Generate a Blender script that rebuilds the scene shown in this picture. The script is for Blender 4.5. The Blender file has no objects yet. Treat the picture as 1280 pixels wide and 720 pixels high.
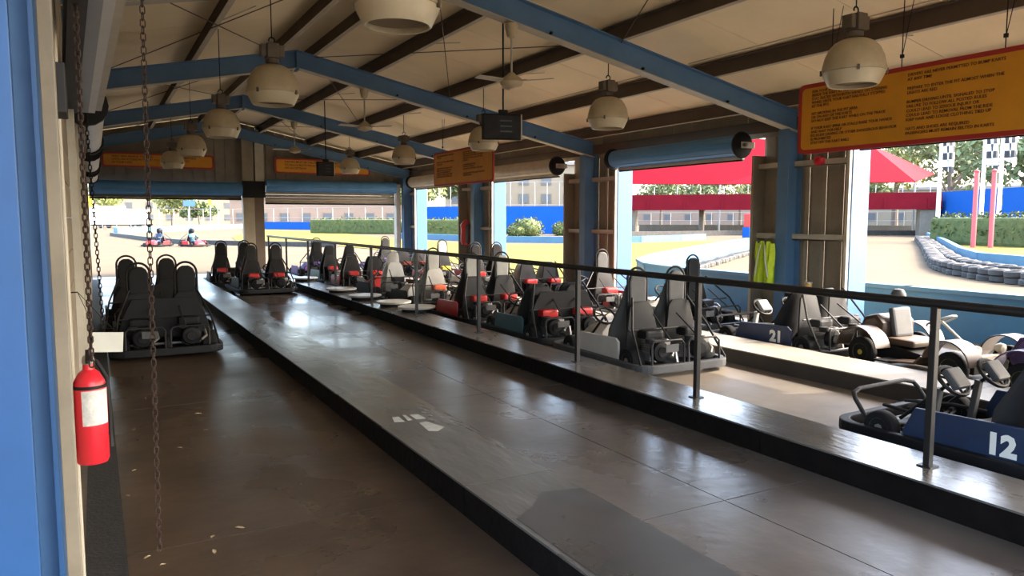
import bpy, bmesh, math, random
from mathutils import Vector, Matrix, Quaternion
R = math.radians
random.seed(7)
S = bpy.context.scene
C = S.collection

# ------------------------------------------------------------------ camera, sky, sun, exposure
F, VX, VY, H = 940.0, 117.0, 273.0, 1.68
PITCH = math.atan2(360 - VY, F)
YAW = math.atan2((640 - VX) * math.cos(PITCH), F)
cd = bpy.data.cameras.new('camera'); cam = bpy.data.objects.new('camera', cd); C.objects.link(cam)
cd.sensor_width = 36; cd.lens = F * 36 / 1280; cd.clip_end = 1500; cd.clip_start = 0.05
cam.location = (0, 0, H); cam.rotation_euler = (math.pi/2 - PITCH, 0, -YAW)
S.camera = cam
FW = Vector((math.sin(YAW)*math.cos(PITCH), math.cos(YAW)*math.cos(PITCH), -math.sin(PITCH)))
RT = Vector((math.cos(YAW), -math.sin(YAW), 0)); UP = RT.cross(FW)
def ray(x, y): return FW*F + RT*(x-640) - UP*(y-360)
def gp(x, y, z=0.0):                      # photo pixel -> point on the level z
    d = ray(x, y); t = (z-H)/d.z
    return Vector((0, 0, H)) + d*t
def dp(x, dist, z=0.0):                   # direction of a photo column, horizontal distance, height
    d = ray(x, 273); d.z = 0; d.normalize()
    return Vector((d.x*dist, d.y*dist, z))

w = bpy.data.worlds.new('world'); S.world = w; w.use_nodes = True
nt = w.node_tree; bg = nt.nodes['Background']
sky = nt.nodes.new('ShaderNodeTexSky'); sky.sky_type = 'NISHITA'
TOSUN = Vector((1.0, -0.38, 0.79)).normalized()
sky.sun_disc = False; sky.sun_elevation = math.asin(TOSUN.z); sky.sun_rotation = math.atan2(TOSUN.x, TOSUN.y)
sky.air_density = 1.0; sky.dust_density = 4.0; sky.ozone_density = 1.0
nt.links.new(sky.outputs[0], bg.inputs[0]); bg.inputs[1].default_value = 0.56
sl = bpy.data.lights.new('sun', 'SUN'); so = bpy.data.objects.new('sun', sl); C.objects.link(so)
sl.energy = 2.5; sl.angle = R(0.6); sl.color = (1.0, 0.93, 0.80)
so.rotation_euler = TOSUN.to_track_quat('Z', 'Y').to_euler(); so.location = (30, -10, 30)
S.view_settings.view_transform = 'Standard'; S.view_settings.look = 'None'
S.view_settings.gamma = 1.0; S.view_settings.use_curve_mapping = False
S.view_settings.exposure = 1.80

# ------------------------------------------------------------------ materials
MATS = {}
def mat(name, col, rough=0.6, metal=0.0, var=0.0, scale=3.0, col2=None, rvar=0.0, bump=0.0, bscale=None, spec=0.5, stretch=None, emit=0):
    if name in MATS: return MATS[name]
    m = bpy.data.materials.new(name); m.use_nodes = True; MATS[name] = m
    t = m.node_tree; b = t.nodes['Principled BSDF']
    b.inputs['Base Color'].default_value = (*col, 1); b.inputs['Roughness'].default_value = rough
    b.inputs['Metallic'].default_value = metal; b.inputs['Specular IOR Level'].default_value = spec
    if emit:
        b.inputs['Emission Color'].default_value = (*col, 1); b.inputs['Emission Strength'].default_value = emit
    if var or rvar or bump or col2:
        g = t.nodes.new('ShaderNodeNewGeometry'); mp = t.nodes.new('ShaderNodeMapping')
        t.links.new(g.outputs['Position'], mp.inputs['Vector'])
        if stretch: mp.inputs['Scale'].default_value = stretch
        n = t.nodes.new('ShaderNodeTexNoise'); n.inputs['Scale'].default_value = scale; n.inputs['Detail'].default_value = 7; n.inputs['Roughness'].default_value = 0.65
        t.links.new(mp.outputs[0], n.inputs['Vector'])
        r = t.nodes.new('ShaderNodeMapRange'); r.inputs[1].default_value = 0.32; r.inputs[2].default_value = 0.68
        t.links.new(n.outputs['Fac'], r.inputs[0])
        mx = t.nodes.new('ShaderNodeMix'); mx.data_type = 'RGBA'
        c2 = col2 if col2 else tuple(max(0, c*(1-var)) for c in col)
        mx.inputs[6].default_value = (*col, 1); mx.inputs[7].default_value = (*c2, 1)
        t.links.new(r.outputs[0], mx.inputs[0]); t.links.new(mx.outputs[2], b.inputs['Base Color'])
        if rvar:
            r2 = t.nodes.new('ShaderNodeMapRange'); r2.inputs[1].default_value = 0.3; r2.inputs[2].default_value = 0.7
            r2.inputs[3].default_value = max(0.05, rough-rvar); r2.inputs[4].default_value = min(1, rough+rvar)
            n3 = t.nodes.new('ShaderNodeTexNoise'); n3.inputs['Scale'].default_value = scale*0.6; n3.inputs['Detail'].default_value = 5
            t.links.new(mp.outputs[0], n3.inputs['Vector'])
            t.links.new(n3.outputs['Fac'], r2.inputs[0]); t.links.new(r2.outputs[0], b.inputs['Roughness'])
        if bump:
            n2 = t.nodes.new('ShaderNodeTexNoise'); n2.inputs['Scale'].default_value = bscale or scale*8; n2.inputs['Detail'].default_value = 4
            t.links.new(mp.outputs[0], n2.inputs['Vector'])
            bp = t.nodes.new('ShaderNodeBump'); bp.inputs['Strength'].default_value = bump; bp.inputs['Distance'].default_value = 0.02
            t.links.new(n2.outputs['Fac'], bp.inputs['Height']); t.links.new(bp.outputs[0], b.inputs['Normal'])
    return m

M_lane = mat('stained brown concrete', (0.105, 0.070, 0.044), 0.32, var=0.0, col2=(0.044, 0.028, 0.018), scale=1.1, rvar=0.16, bump=0.12, bscale=9)
M_lane2 = mat('grey stained concrete', (0.130, 0.112, 0.094), 0.28, col2=(0.066, 0.052, 0.041), scale=1.0, rvar=0.14, bump=0.12, bscale=9)
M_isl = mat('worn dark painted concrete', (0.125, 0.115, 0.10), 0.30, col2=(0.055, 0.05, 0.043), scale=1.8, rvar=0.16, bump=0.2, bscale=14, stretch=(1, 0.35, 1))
M_islC = mat('pale island concrete', (0.30, 0.26, 0.20), 0.6, col2=(0.2, 0.17, 0.13), scale=2.0, bump=0.2, bscale=14)  # paler base colour than the other islands
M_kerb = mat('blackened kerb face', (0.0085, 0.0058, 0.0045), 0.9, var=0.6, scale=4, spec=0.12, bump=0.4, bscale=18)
M_under = mat('dark joint concrete', (0.03, 0.026, 0.022), 0.9)
M_edge = mat('black rubber edging', (0.025, 0.025, 0.026), 0.75, var=0.4, scale=6, bump=0.3)
M_blue = mat('slate blue steel paint', (0.095, 0.20, 0.35), 0.5, var=0.22, scale=2.5, bump=0.05)
M_bluelit = mat('lit near column blue', (0.014, 0.070, 0.190), 0.5, var=0.18, scale=2.5)  # near column's lit look held in its own blue, lowered to offset daylight
M_jamb = mat('pale blue jamb paint', (0.060, 0.150, 0.31), 0.5, var=0.12, scale=3)
M_drum = mat('blue door curtain', (0.085, 0.26, 0.52), 0.42, var=0.2, scale=3, stretch=(1, .2, 1))
M_taupe = mat('taupe siding', (0.33, 0.275, 0.20), 0.7, var=0.3, scale=2)
M_cream = mat('cream steel trim', (0.52, 0.47, 0.37), 0.55, var=0.25, scale=3)
M_white = mat('dull white sheet metal', (0.62, 0.61, 0.57), 0.45, var=0.15, scale=3)
M_ins = mat('white vinyl insulation', (0.93, 0.77, 0.50), 0.6, var=0.12, scale=0.9, bump=0.25, bscale=2.2)
M_purl = mat('brown steel and purlin shade', (0.125, 0.09, 0.064), 0.75, var=0.3, scale=2)  # dark tone holds the shade on the purlin webs; plain brown elsewhere
M_purlf = mat('cream purlin flange', (0.58, 0.51, 0.39), 0.6, var=0.2, scale=2)
M_dark = mat('near black steel', (0.010, 0.0095, 0.0095), 0.6, var=0.3, scale=8, spec=0.25)
M_rail = mat('dark painted railing', (0.010, 0.0095, 0.010), 0.42, var=0.3, scale=10)
M_rust = mat('rusty chain steel', (0.055, 0.028, 0.018), 0.8, var=0.5, scale=30)
M_red = mat('red sign paint', (0.42, 0.028, 0.022), 0.5, var=0.15, scale=4)
M_orange = mat('amber sign paint', (0.70, 0.29, 0.012), 0.55, var=0.18, scale=3)
M_text = mat('dark brown lettering', (0.07, 0.022, 0.012), 0.6)
M_lamp = mat('dusty beige enamel', (0.50, 0.41, 0.265), 0.5, var=0.2, scale=6)
M_lens = mat('yellowed acrylic', (0.60, 0.52, 0.36), 0.3, var=0.12, scale=6)
M_lampin = mat('shaded lamp interior', (0.20, 0.15, 0.095), 0.5)  # flat dark tan holds the shaded inside of the unlit lamp
M_bal = mat('brown ballast housing', (0.13, 0.10, 0.07), 0.55, var=0.3, scale=12)
M_rubber = mat('tyre rubber', (0.012, 0.0115, 0.0115), 0.8, var=0.3, scale=20, spec=0.2)
M_blk = mat('black plastic', (0.010, 0.0095, 0.010), 0.6, var=0.3, scale=10, spec=0.22)
M_gry = mat('charcoal grey plastic', (0.022, 0.021, 0.022), 0.6, var=0.3, scale=8, spec=0.25)
M_mgry = mat('mid grey vinyl', (0.085, 0.084, 0.083), 0.6, var=0.25, scale=8, spec=0.3)
M_pale = mat('pale grey seat plastic', (0.34, 0.33, 0.30), 0.45, var=0.15, scale=6)
M_wht = mat('white fibreglass', (0.52, 0.50, 0.46), 0.35, var=0.12, scale=6)
M_kred = mat('red fibreglass', (0.50, 0.025, 0.022), 0.35, var=0.15, scale=6)
M_kora = mat('orange red plastic', (0.55, 0.10, 0.03), 0.4, var=0.15, scale=6)
M_kblue = mat('navy blue panel', (0.014, 0.030, 0.075), 0.45, var=0.25, scale=6)
M_kteal = mat('dark teal panel', (0.03, 0.10, 0.13), 0.45, var=0.2, scale=6)
M_kpur = mat('purple panel', (0.22, 0.12, 0.38), 0.45, var=0.2, scale=6)
M_kyel = mat('yellow panel', (0.70, 0.48, 0.02), 0.45, var=0.2, scale=6)
M_num = mat('white number paint', (0.75, 0.72, 0.65), 0.5)
M_steel = mat('worn aluminium', (0.45, 0.43, 0.40), 0.35, metal=0.7, var=0.3, scale=14)
M_rim = mat('grey steel rim', (0.28, 0.26, 0.23), 0.45, metal=0.5, var=0.3, scale=14)
M_rimy = mat('yellow painted rim', (0.45, 0.33, 0.03), 0.5, var=0.3, scale=10)
M_bronze = mat('bronze fender paint', (0.060, 0.034, 0.020), 0.35, var=0.25, scale=5)
M_plum = mat('plum fender paint', (0.10, 0.06, 0.15), 0.30, var=0.25, scale=5, metal=0.25)
M_tan = mat('tan vinyl seat', (0.085, 0.052, 0.03), 0.5, var=0.25, scale=7)
M_ext = mat('extinguisher red', (0.58, 0.018, 0.030), 0.3)
M_lbl = mat('paper label', (0.66, 0.66, 0.62), 0.6, col2=(0.42, 0.43, 0.40), scale=45)
M_plate = mat('white plastic plate', (0.66, 0.66, 0.58), 0.5, var=0.1, scale=8)
M_vest = mat('lime safety vest', (0.62, 0.80, 0.02), 0.7, var=0.3, scale=9)
M_silver = mat('reflective tape', (0.62, 0.62, 0.58), 0.4)
M_screen = mat('dark screen', (0.008, 0.006, 0.008), 0.75, col2=(0.018, 0.018, 0.022), scale=7)
M_asph = mat('sun bleached asphalt', (0.122, 0.096, 0.063), 0.95, spec=0.05, var=0.16, scale=0.35, bump=0.1, bscale=6)
M_track = mat('pinkish race asphalt', (0.126, 0.097, 0.063), 0.95, spec=0.05, var=0.14, scale=0.3)
M_grass = mat('dry lawn grass', (0.165, 0.128, 0.034), 0.95, spec=0.05, col2=(0.115, 0.108, 0.024), scale=0.8, bump=0.3, bscale=8)
M_kerblt = mat('sky blue track kerb', (0.092, 0.185, 0.265), 0.7, spec=0.1, var=0.15, scale=1.5)
M_trackwall = mat('blue track wall', (0.035, 0.15, 0.28), 0.55, var=0.25, scale=1.5)
M_wallb = mat('royal blue wall', (0.009, 0.085, 0.33), 0.7, spec=0.1, var=0.1, scale=0.8)
M_canopy = mat('red shade cloth', (0.24, 0.006, 0.014), 0.8, spec=0.05, var=0.12, scale=0.7)
M_bridge = mat('faded red beam', (0.17, 0.009, 0.016), 0.8, spec=0.05, var=0.2, scale=0.8)
M_conc = mat('pale concrete pier', (0.18, 0.155, 0.115), 0.8, var=0.25, scale=1.5)
M_hedge = mat('hedge leaves', (0.032, 0.060, 0.012), 0.8, col2=(0.11, 0.12, 0.028), scale=3)
M_leaf = mat('oak leaves', (0.075, 0.115, 0.04), 0.75, col2=(0.17, 0.20, 0.08), scale=0.6)
M_leafy = mat('yellow green leaves', (0.26, 0.27, 0.08), 0.75, col2=(0.16, 0.2, 0.06), scale=0.6)
M_bark = mat('grey bark', (0.16, 0.13, 0.10), 0.9, var=0.3, scale=3)
M_bldg = mat('pinkish stucco', (0.26, 0.185, 0.135), 0.8, var=0.1, scale=0.4)
M_bldg2 = mat('tan stucco', (0.25, 0.205, 0.14), 0.8, var=0.1, scale=0.4)
M_glass = mat('dark window glass', (0.10, 0.11, 0.12), 0.15)
M_roofg = mat('grey roof', (0.25, 0.23, 0.21), 0.8)
M_fence = mat('galvanised fence', (0.36, 0.35, 0.33), 0.5, metal=0.3)
M_truck = mat('white truck paint', (0.80, 0.80, 0.78), 0.4)
M_sgnb = mat('blue road sign', (0.05, 0.13, 0.45), 0.5)
M_sgny = mat('yellow sign face', (0.75, 0.62, 0.03), 0.5)
M_skin = mat('skin', (0.45, 0.27, 0.19), 0.6)
M_mark = mat('worn white floor paint', (0.52, 0.51, 0.46), 0.6, var=0.25, scale=12)
M_dryleaf = mat('dry leaf', (0.40, 0.30, 0.17), 0.8)

def checker_mat():
    m = bpy.data.materials.new('checkered cloth'); m.use_nodes = True
    t = m.node_tree; b = t.nodes['Principled BSDF']; b.inputs['Roughness'].default_value = 0.8
    tc = t.nodes.new('ShaderNodeTexCoord'); ck = t.nodes.new('ShaderNodeTexChecker')
    ck.inputs['Scale'].default_value = 2.0; ck.inputs[1].default_value = (0.85, 0.85, 0.85, 1); ck.inputs[2].default_value = (0.05, 0.05, 0.055, 1)
    t.links.new(tc.outputs['Object'], ck.inputs['Vector']); t.links.new(ck.outputs[0], b.inputs['Base Color'])
    return m
M_check = checker_mat()

# ------------------------------------------------------------------ mesh builder
class MB:
    def __init__(s): s.v = []; s.f = []
    def add(s, vs, fs, M=None):
        o = len(s.v)
        s.v += [(M @ Vector(v)) if M else Vector(v) for v in vs]
        s.f += [[i+o for i in f] for f in fs]; return s
    def box(s, c, d, M=None, rz=0, rx=0, ry=0):
        x, y, z = d[0]/2, d[1]/2, d[2]/2
        vs = [(-x,-y,-z),(x,-y,-z),(x,y,-z),(-x,y,-z),(-x,-y,z),(x,-y,z),(x,y,z),(-x,y,z)]
        T = Matrix.Translation(c) @ Matrix.Rotation(rz,4,'Z') @ Matrix.Rotation(ry,4,'Y') @ Matrix.Rotation(rx,4,'X')
        if M: T = M @ T
        return s.add(vs, [(3,2,1,0),(4,5,6,7),(0,1,5,4),(1,2,6,5),(2,3,7,6),(3,0,4,7)], T)
    def b2(s, a, b): return s.box([(a[i]+b[i])/2 for i in range(3)], [abs(b[i]-a[i]) for i in range(3)])
    def tube(s, pts, r, n=8, closed=False, cap=True):
        pts = [Vector(p) for p in pts]; N = len(pts); rs = r if isinstance(r, (list, tuple)) else [r]*N
        ring = []; up = None; o = len(s.v)
        for i, p in enumerate(pts):
            if closed: t = pts[(i+1) % N]-pts[i-1]
            else: t = pts[min(i+1, N-1)]-pts[max(i-1, 0)]
            t.normalize()
            if up is None: up = Vector((0,0,1)) if abs(t.z) < 0.9 else Vector((1,0,0))
            a = t.cross(up)
            if a.length < 1e-4: a = t.cross(Vector((0,1,0)))
            a.normalize(); up = a.cross(t).normalized()
            for k in range(n):
                an = 2*math.pi*k/n
                s.v.append(p + (a*math.cos(an) + up*math.sin(an))*rs[i])
        for i in range(N if closed else N-1):
            j = (i+1) % N
            for k in range(n):
                k2 = (k+1) % n
                s.f.append([o+i*n+k, o+i*n+k2, o+j*n+k2, o+j*n+k])
        if cap and not closed:
            s.f.append([o+k for k in range(n)][::-1]); s.f.append([o+(N-1)*n+k for k in range(n)])
        return s
    def lathe(s, prof, n=16, M=None):       # profile (r, z) around Z
        vs = []; fs = []
        for r, z in prof:
            for k in range(n):
                a = 2*math.pi*k/n; vs.append((r*math.cos(a), r*math.sin(a), z))
        for i in range(len(prof)-1):
            for k in range(n):
                k2 = (k+1) % n; fs.append((i*n+k, i*n+k2, (i+1)*n+k2, (i+1)*n+k))
        fs.append(tuple(range(n))[::-1]); fs.append(tuple((len(prof)-1)*n+k for k in range(n)))
        return s.add(vs, fs, M)
    def prism(s, poly, a, b, axis='x', M=None):
        n = len(poly)
        def P(u, v, t): return (t,u,v) if axis == 'x' else ((u,t,v) if axis == 'y' else (u,v,t))
        vs = [P(u,v,a) for u,v in poly] + [P(u,v,b) for u,v in poly]
        fs = [tuple(range(n)), tuple(range(2*n-1, n-1, -1))] + [(i, n+i, n+(i+1)%n, (i+1)%n) for i in range(n)]
        return s.add(vs, fs, M)
    def mesh(s, name, bevel=0, smooth=40):
        me = bpy.data.meshes.new(name); me.from_pydata([tuple(v) for v in s.v], [], s.f)
        bm = bmesh.new(); bm.from_mesh(me)
        bmesh.ops.recalc_face_normals(bm, faces=bm.faces)
        if bevel:
            ed = [e for e in bm.edges if len(e.link_faces) == 2 and e.calc_face_angle(0) > 0.5]
            bmesh.ops.bevel(bm, geom=ed, offset=bevel, segments=2, profile=0.6, affect='EDGES', clamp_overlap=True)
        bm.to_mesh(me); bm.free()
        if bevel: smooth = min(smooth, 12)
        if smooth:
            me.polygons.foreach_set('use_smooth', [True]*len(me.polygons)); me.set_sharp_from_angle(angle=R(smooth))
        return me
    def build(s, name, m, parent=None, bevel=0, smooth=40, loc=None):
        return link(name, s.mesh(name, bevel, smooth), m, parent, loc)
def link(name, me, m, parent=None, loc=None, rot=None):
    o = bpy.data.objects.new(name, me); C.objects.link(o)
    if not me.materials: me.materials.append(m)
    elif me.materials[0] is not m:
        o.material_slots[0].link = 'OBJECT'; o.material_slots[0].material = m
    if parent: o.parent = parent
    if loc is not None: o.location = loc
    if rot is not None: o.rotation_euler = rot
    return o
def tag(o, label=None, cat=None, group=None, kind=None):
    if label: o['label'] = label
    if cat: o['category'] = cat
    if group: o['group'] = group
    if kind: o['kind'] = kind
    return o
def thing(name, label, cat, loc=(0,0,0), rz=0, group=None):
    o = bpy.data.objects.new(name, None); C.objects.link(o); o.empty_display_size = 0.1
    o.location = loc; o.rotation_euler = (0,0,rz)
    return tag(o, label, cat, group)
def struct(name, loc=(0,0,0)):
    o = bpy.data.objects.new(name, None); C.objects.link(o); o.empty_display_size = 0.1
    o.location = loc; return tag(o, kind='structure')
def rrect(w, h, r, n=5):
    pts = []
    for cx, cy, a0 in ((w/2-r, h/2-r, 0), (-w/2+r, h/2-r, 90), (-w/2+r, -h/2+r, 180), (w/2-r, -h/2+r, 270)):
        for k in range(n+1):
            a = R(a0+90*k/n); pts.append((cx+r*math.cos(a), cy+r*math.sin(a)))
    return pts
def text_mesh(name, body, size, align='LEFT', ext=0.001, spacing=1.0, bold=0.0):
    c = bpy.data.curves.new(name, 'FONT'); c.body = body; c.size = size; c.align_x = align; c.extrude = ext
    c.space_line = spacing; c.offset = bold; c.resolution_u = 2
    o = bpy.data.objects.new(name, c); C.objects.link(o)
    dg = bpy.context.evaluated_depsgraph_get()
    me = bpy.data.meshes.new_from_object(o.evaluated_get(dg)); me.name = name
    bpy.data.objects.remove(o); bpy.data.curves.remove(c)
    return me
def arc(c, r, a0, a1, n, plane='xz', off=0.0):
    out = []
    for k in range(n+1):
        a = R(a0+(a1-a0)*k/n); u, v = c[0]+r*math.cos(a), c[1]+r*math.sin(a)
        out.append({'xz': (u, off, v), 'yz': (off, u, v), 'xy': (u, v, off)}[plane])
    return out

# ================================================================== THE BUILDING
K = 0.17                                     # kerb height
Y0, Y1 = -3.4, 24.1                          # pit shed to the far gable; unseen rear roof lengthened to cut light from behind
FR = [-2.6, 2.65, 7.9, 13.15, 18.4, 23.65]   # portal frames
XL, XR, XA = -0.28, 9.12, 3.12               # left columns, right columns, ridge
def rbot(X): return 4.20 - 0.205*abs(X-XA)   # underside of the rafters
def rtop(X): return rbot(X) + 0.30

# ---- floors
gr = MB().b2((-300, -150, -0.6), (500, 500, -0.055)).build('asphalt_ground', M_asph, smooth=0); tag(gr, kind='structure')
fl = MB().b2((-0.5, Y0, -0.054), (9.6, Y1+0.35, -0.012)).build('floor', M_under, smooth=0); tag(fl, kind='structure')
def slabs(x0, x1, m, step=3.0, off=0.0, nx=1):
    y = Y0 + off - step
    while y < Y1+0.35:
        a, b = max(y, Y0), min(y+step, Y1+0.35)
        if b-a > 0.05:
            for i in range(nx):
                xa = x0+(x1-x0)*i/nx; xb = x0+(x1-x0)*(i+1)/nx
                MB().b2((xa+0.004, a+0.004, -0.04), (xb-0.004, b-0.004, 0.0)).build('slab', m, fl, smooth=0)
        y += step
slabs(-0.48, 1.77, M_lane, 3.2, 1.1); slabs(2.34, 4.11, M_lane2, 3.15, 0.3, 2)
M_lane3 = mat('dusty lane concrete', (0.215, 0.175, 0.13), 0.55, col2=(0.13, 0.105, 0.08), scale=1.2, rvar=0.12, bump=0.12, bscale=9)
slabs(4.64, 6.44, M_lane3, 3.2, 0.9); slabs(7.14, 9.55, M_lane3, 3.2, 0.9)
def island(name, x0, x1, mtop, lab, joint=3.75, step=4.2):
    t = struct(name); mk = M_kerb if name != 'trim_3' else mat('bounce lit kerb face', (0.055, 0.040, 0.027), 0.85, var=0.4, scale=4)  # third island's face is browner: bounced light put into its colour
    y = joint - step*4
    while y < Y1-0.2:
        a, b = max(y, Y0), min(y+step, Y1-0.2)
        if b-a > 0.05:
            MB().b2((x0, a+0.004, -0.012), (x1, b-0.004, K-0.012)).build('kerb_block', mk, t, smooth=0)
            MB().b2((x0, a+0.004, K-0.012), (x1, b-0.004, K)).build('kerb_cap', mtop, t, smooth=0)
        y += step
    return t
island('trim_1', 1.77, 2.34, M_isl, '')
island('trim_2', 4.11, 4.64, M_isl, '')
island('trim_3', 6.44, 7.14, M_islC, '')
e = MB().b2((-0.11, -1, 0.0), (0.07, 23.5, 0.008)).build('baseboard_left', M_edge, smooth=0); tag(e, kind='structure')
# worn white paint marks on the first kerb island
pm = struct('trim_4')
for q in ([(490,522),(498,521),(506,527),(493,528)], [(503,519),(507,519),(515,525),(510,526)], [(512,519),(523,518),(532,523),(520,524)], [(524,529),(533,527),(555,534),(547,539),(536,539)]):
    MB().prism([tuple(gp(x, y, K)[:2]) for x, y in q], K+0.0005, K+0.002, 'z').build('paint_mark', M_mark, pm, smooth=0)

MB().prism([(1.80, -1.0), (2.335, -1.0), (2.335, 3.40), (2.10, 3.46), (1.95, 3.30), (1.80, 3.2)], K+0.0004, K+0.0016, 'z').build('dark_patch', mat('dark island patch', (0.060, 0.055, 0.050), 0.34, var=0.4, scale=2.2, rvar=0.12), pm, smooth=0)  # darker patch over the near end of the first island
# ---- portal frames
for i, fy in enumerate(FR):
    lab = {0: 'slate blue steel roof frame behind the camera', 1: 'blue steel frame whose near left column fills the photo edge',
           2: 'nearest overhead blue steel rafter frame, its column beside the lime vest', 3: 'second blue roof frame, peak behind the hanging lamps',
           4: 'third blue roof frame, ending behind the smaller rules sign', 5: 'farthest blue roof frame against the end wall'}[i]
    t = thing('portal_frame', lab, 'steel frame', (0, fy, 0), 0, 'blue portal frames of the pit shed')
    for side, xe in (('r', XR+0.1), ('l', XL-0.1)):
        # rafter web, bottom flange, top flange
        xs = [XA, xe]; ra = MB()
        def strip(zoff0, zoff1, hw):
            vs = []
            for X in xs:
                for dy in (-hw, hw):
                    for dz in (zoff0, zoff1): vs.append((X, dy, rbot(X)+dz))
            ra.add(vs, [(0,1,3,2), (4,6,7,5), (0,4,5,1), (2,3,7,6), (1,5,7,3), (0,2,6,4)])
        strip(0.012, 0.288, 0.006)
        ra.build('rafter', M_blue, t, smooth=0)
        ra = MB(); strip(0.288, 0.30, 0.08); ra.build('top_flange', M_blue, t, smooth=0)
        ra = MB(); strip(0.0, 0.012, 0.08); ra.build('bottom_flange', M_cream if i in (2, 3, 4) else M_blue, t, smooth=0)
        # column
        if side == 'r' or i in (0, 1, 2, 3, 4, 5):
            X = XR if side == 'r' else XL; zt = rbot(X)+0.02; sgn = -1 if side == 'r' else 1
            mcol = M_blue if i != 1 else M_bluelit
            cm = MB(); dep = 0.30
            xi, xo = X+sgn*dep/2, X-sgn*dep/2
            cm.b2((min(xi, xo), -0.006, 0.0), (max(xi, xo), 0.006, zt)); cm.b2((xi-0.006, -0.1, 0), (xi+0.006, 0.1, zt)); cm.b2((xo-0.006, -0.1, 0), (xo+0.006, 0.1, zt+0.1))
            cm.box((X, 0, 0.01), (0.34, 0.24, 0.02))
            cm.build('column', mcol, t, smooth=0)
            if i == 2 or i == 3: # haunch stiffener
                MB().prism([(-0.07, 0), (0.07, 0), (0.07, 0.3), (-0.07, 0.3)], xi-0.004, xi+0.004, 'x').build('stiffener', M_blue, t, smooth=0, loc=(0, 0, zt-0.3))
    MB().box((XA, 0, rbot(XA)+0.13), (0.035, 0.17, 0.34)).build('ridge_plate', M_blue, t, smooth=0)
    # small dark bolt heads along the web
    for X in (4.9, 6.3, 7.8):
        MB().lathe([(0.018, 0), (0.018, 0.03)], 6, Matrix.Translation((X, -0.008, rbot(X)+0.06)) @ Matrix.Rotation(math.pi/2, 4, 'X')).build('bolt', M_dark, t, smooth=0)

# ---- roof: insulated ceiling panels, purlins, bracing rods
ce = struct('ceiling')
def ztop(X): return rtop(X) + 0.21
xe_r, xe_l = XR+0.35, XL-0.35
ys = [Y0-0.3 + 1.52*i for i in range(19)] + [Y1+0.3]
for a, b in zip(ys[:-1], ys[1:]):
    for xa, xb in ((XA, xe_r), (XA, xe_l)):
        m = MB(); vs = []
        for y in (a+0.006, b-0.006):
            for X in (xa, xb):
                for dz in (0, 0.03): vs.append((X, y, ztop(X)+dz))
        m.add(vs, [(0,2,3,1), (4,5,7,6), (0,1,5,4), (2,6,7,3), (0,4,6,2), (1,3,7,5)])
        m.build('ceiling_panel', M_ins, ce, smooth=0)
rs = MB(); vs = []
for y in (Y0-0.35, Y1+0.35):
    for X in (xe_l-0.05, XA, xe_r+0.05):
        for dz in (0.032, 0.06): vs.append((X, y, ztop(X)+dz))
rs.add(vs, [(0,2,3,1), (2,4,5,3), (6,7,9,8), (8,9,11,10), (0,6,8,2), (2,8,10,4), (1,3,9,7), (3,5,11,9), (0,1,7,6), (4,10,11,5)])
rs.build('roof_sheet', M_purlf, ce, smooth=0)
for X in (-0.1, 1.5, 2.82, 3.42, 4.46, 5.96, 7.52, 8.95):
    z = rtop(X); sg = 1 if X > XA else -1
    MB().b2((X-0.004, Y0, z+0.0), (X+0.004, Y1, z+0.205)).build('purlin', M_purl, ce, smooth=0)
    MB().b2((X-0.035, Y0, z-0.0), (X+0.035, Y1, z+0.008)).build('purlin_flange', M_purlf, ce, smooth=0)
    if X not in (2.82, 3.42):
        MB().b2((X-0.03*sg-0.045, Y0, z+0.195), (X-0.03*sg+0.045, Y1, z+0.207)).build('purlin_flange', M_purl, ce, smooth=0)
# sag rods and X bracing between frames
for a, b in zip(FR[1:-1], FR[2:]):
    for (xa, xb) in ((3.42, 5.96), (5.96, 3.42), (2.82, 0.2), (0.2, 2.82)):
        MB().tube([(xa, a, rtop(xa)-0.02), (xb, b, rtop(xb)-0.02)], 0.007, 5).build('brace_rod', M_purl, ce)
    MB().tube([(7.0, a+0.1, rtop(7.0)+0.02), (7.0, b-0.1, rtop(7.0)+0.02)], 0.008, 5).build('conduit', M_cream, ce)
    ym = (a+b)/2
    for X in (1.5, 4.46, 5.96, 7.52):
        MB().tube([(X, ym, rtop(X)+0.02), (X+0.5, ym+0.05, ztop(X+0.5)-0.01)], 0.008, 5).build('purlin_strap', M_cream, ce)

# ---- right wall: pier at every frame, door opening between
wr = struct('wall_right')
PIER = [(FR[1]-0.9, FR[1]+0.9), (6.86, 8.64), (12.18, 14.08), (17.5, 19.6), (22.9, 24.1)]
XS = 9.36
for a, b in PIER:
    n = 6; wd = (b-a)/n
    for k in range(n):
        y = a+wd*k
        MB().prism([(y+0.003, XS+0.02), (y+wd*0.2, XS), (y+wd*0.8, XS), (y+wd-0.003, XS+0.02), (y+wd-0.003, XS+0.035), (y+0.003, XS+0.035)], 0.0, 3.25, 'z', Matrix(((0,1,0,0),(1,0,0,0),(0,0,1,0),(0,0,0,1)))).build('siding_panel', M_taupe, wr, smooth=0)
    for z in (1.36, 2.44):
        MB().b2((XS-0.16, a+0.04, z), (XS-0.012, b-0.04, z+0.012)).b2((XS-0.16, a+0.04, z), (XS-0.15, b-0.04, z+0.09)).build('girt', M_cream, wr, smooth=0)
    # jambs: far side taupe, near side pale blue outside / cream inside
    MB().b2((XS-0.26, b-0.05, 0), (XS+0.05, b, 2.66)).build('door_jamb', M_taupe, wr, bevel=0.006)
    MB().b2((XS-0.26, a+0.012, 0), (XS-0.20, a+0.06, 2.66)).build('door_jamb', M_cream, wr, bevel=0.006)
    MB().b2((XS-0.20, a, 0), (XS+0.16, a+0.05, 2.66)).build('door_jamb', M_jamb, wr, bevel=0.006)
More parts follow.
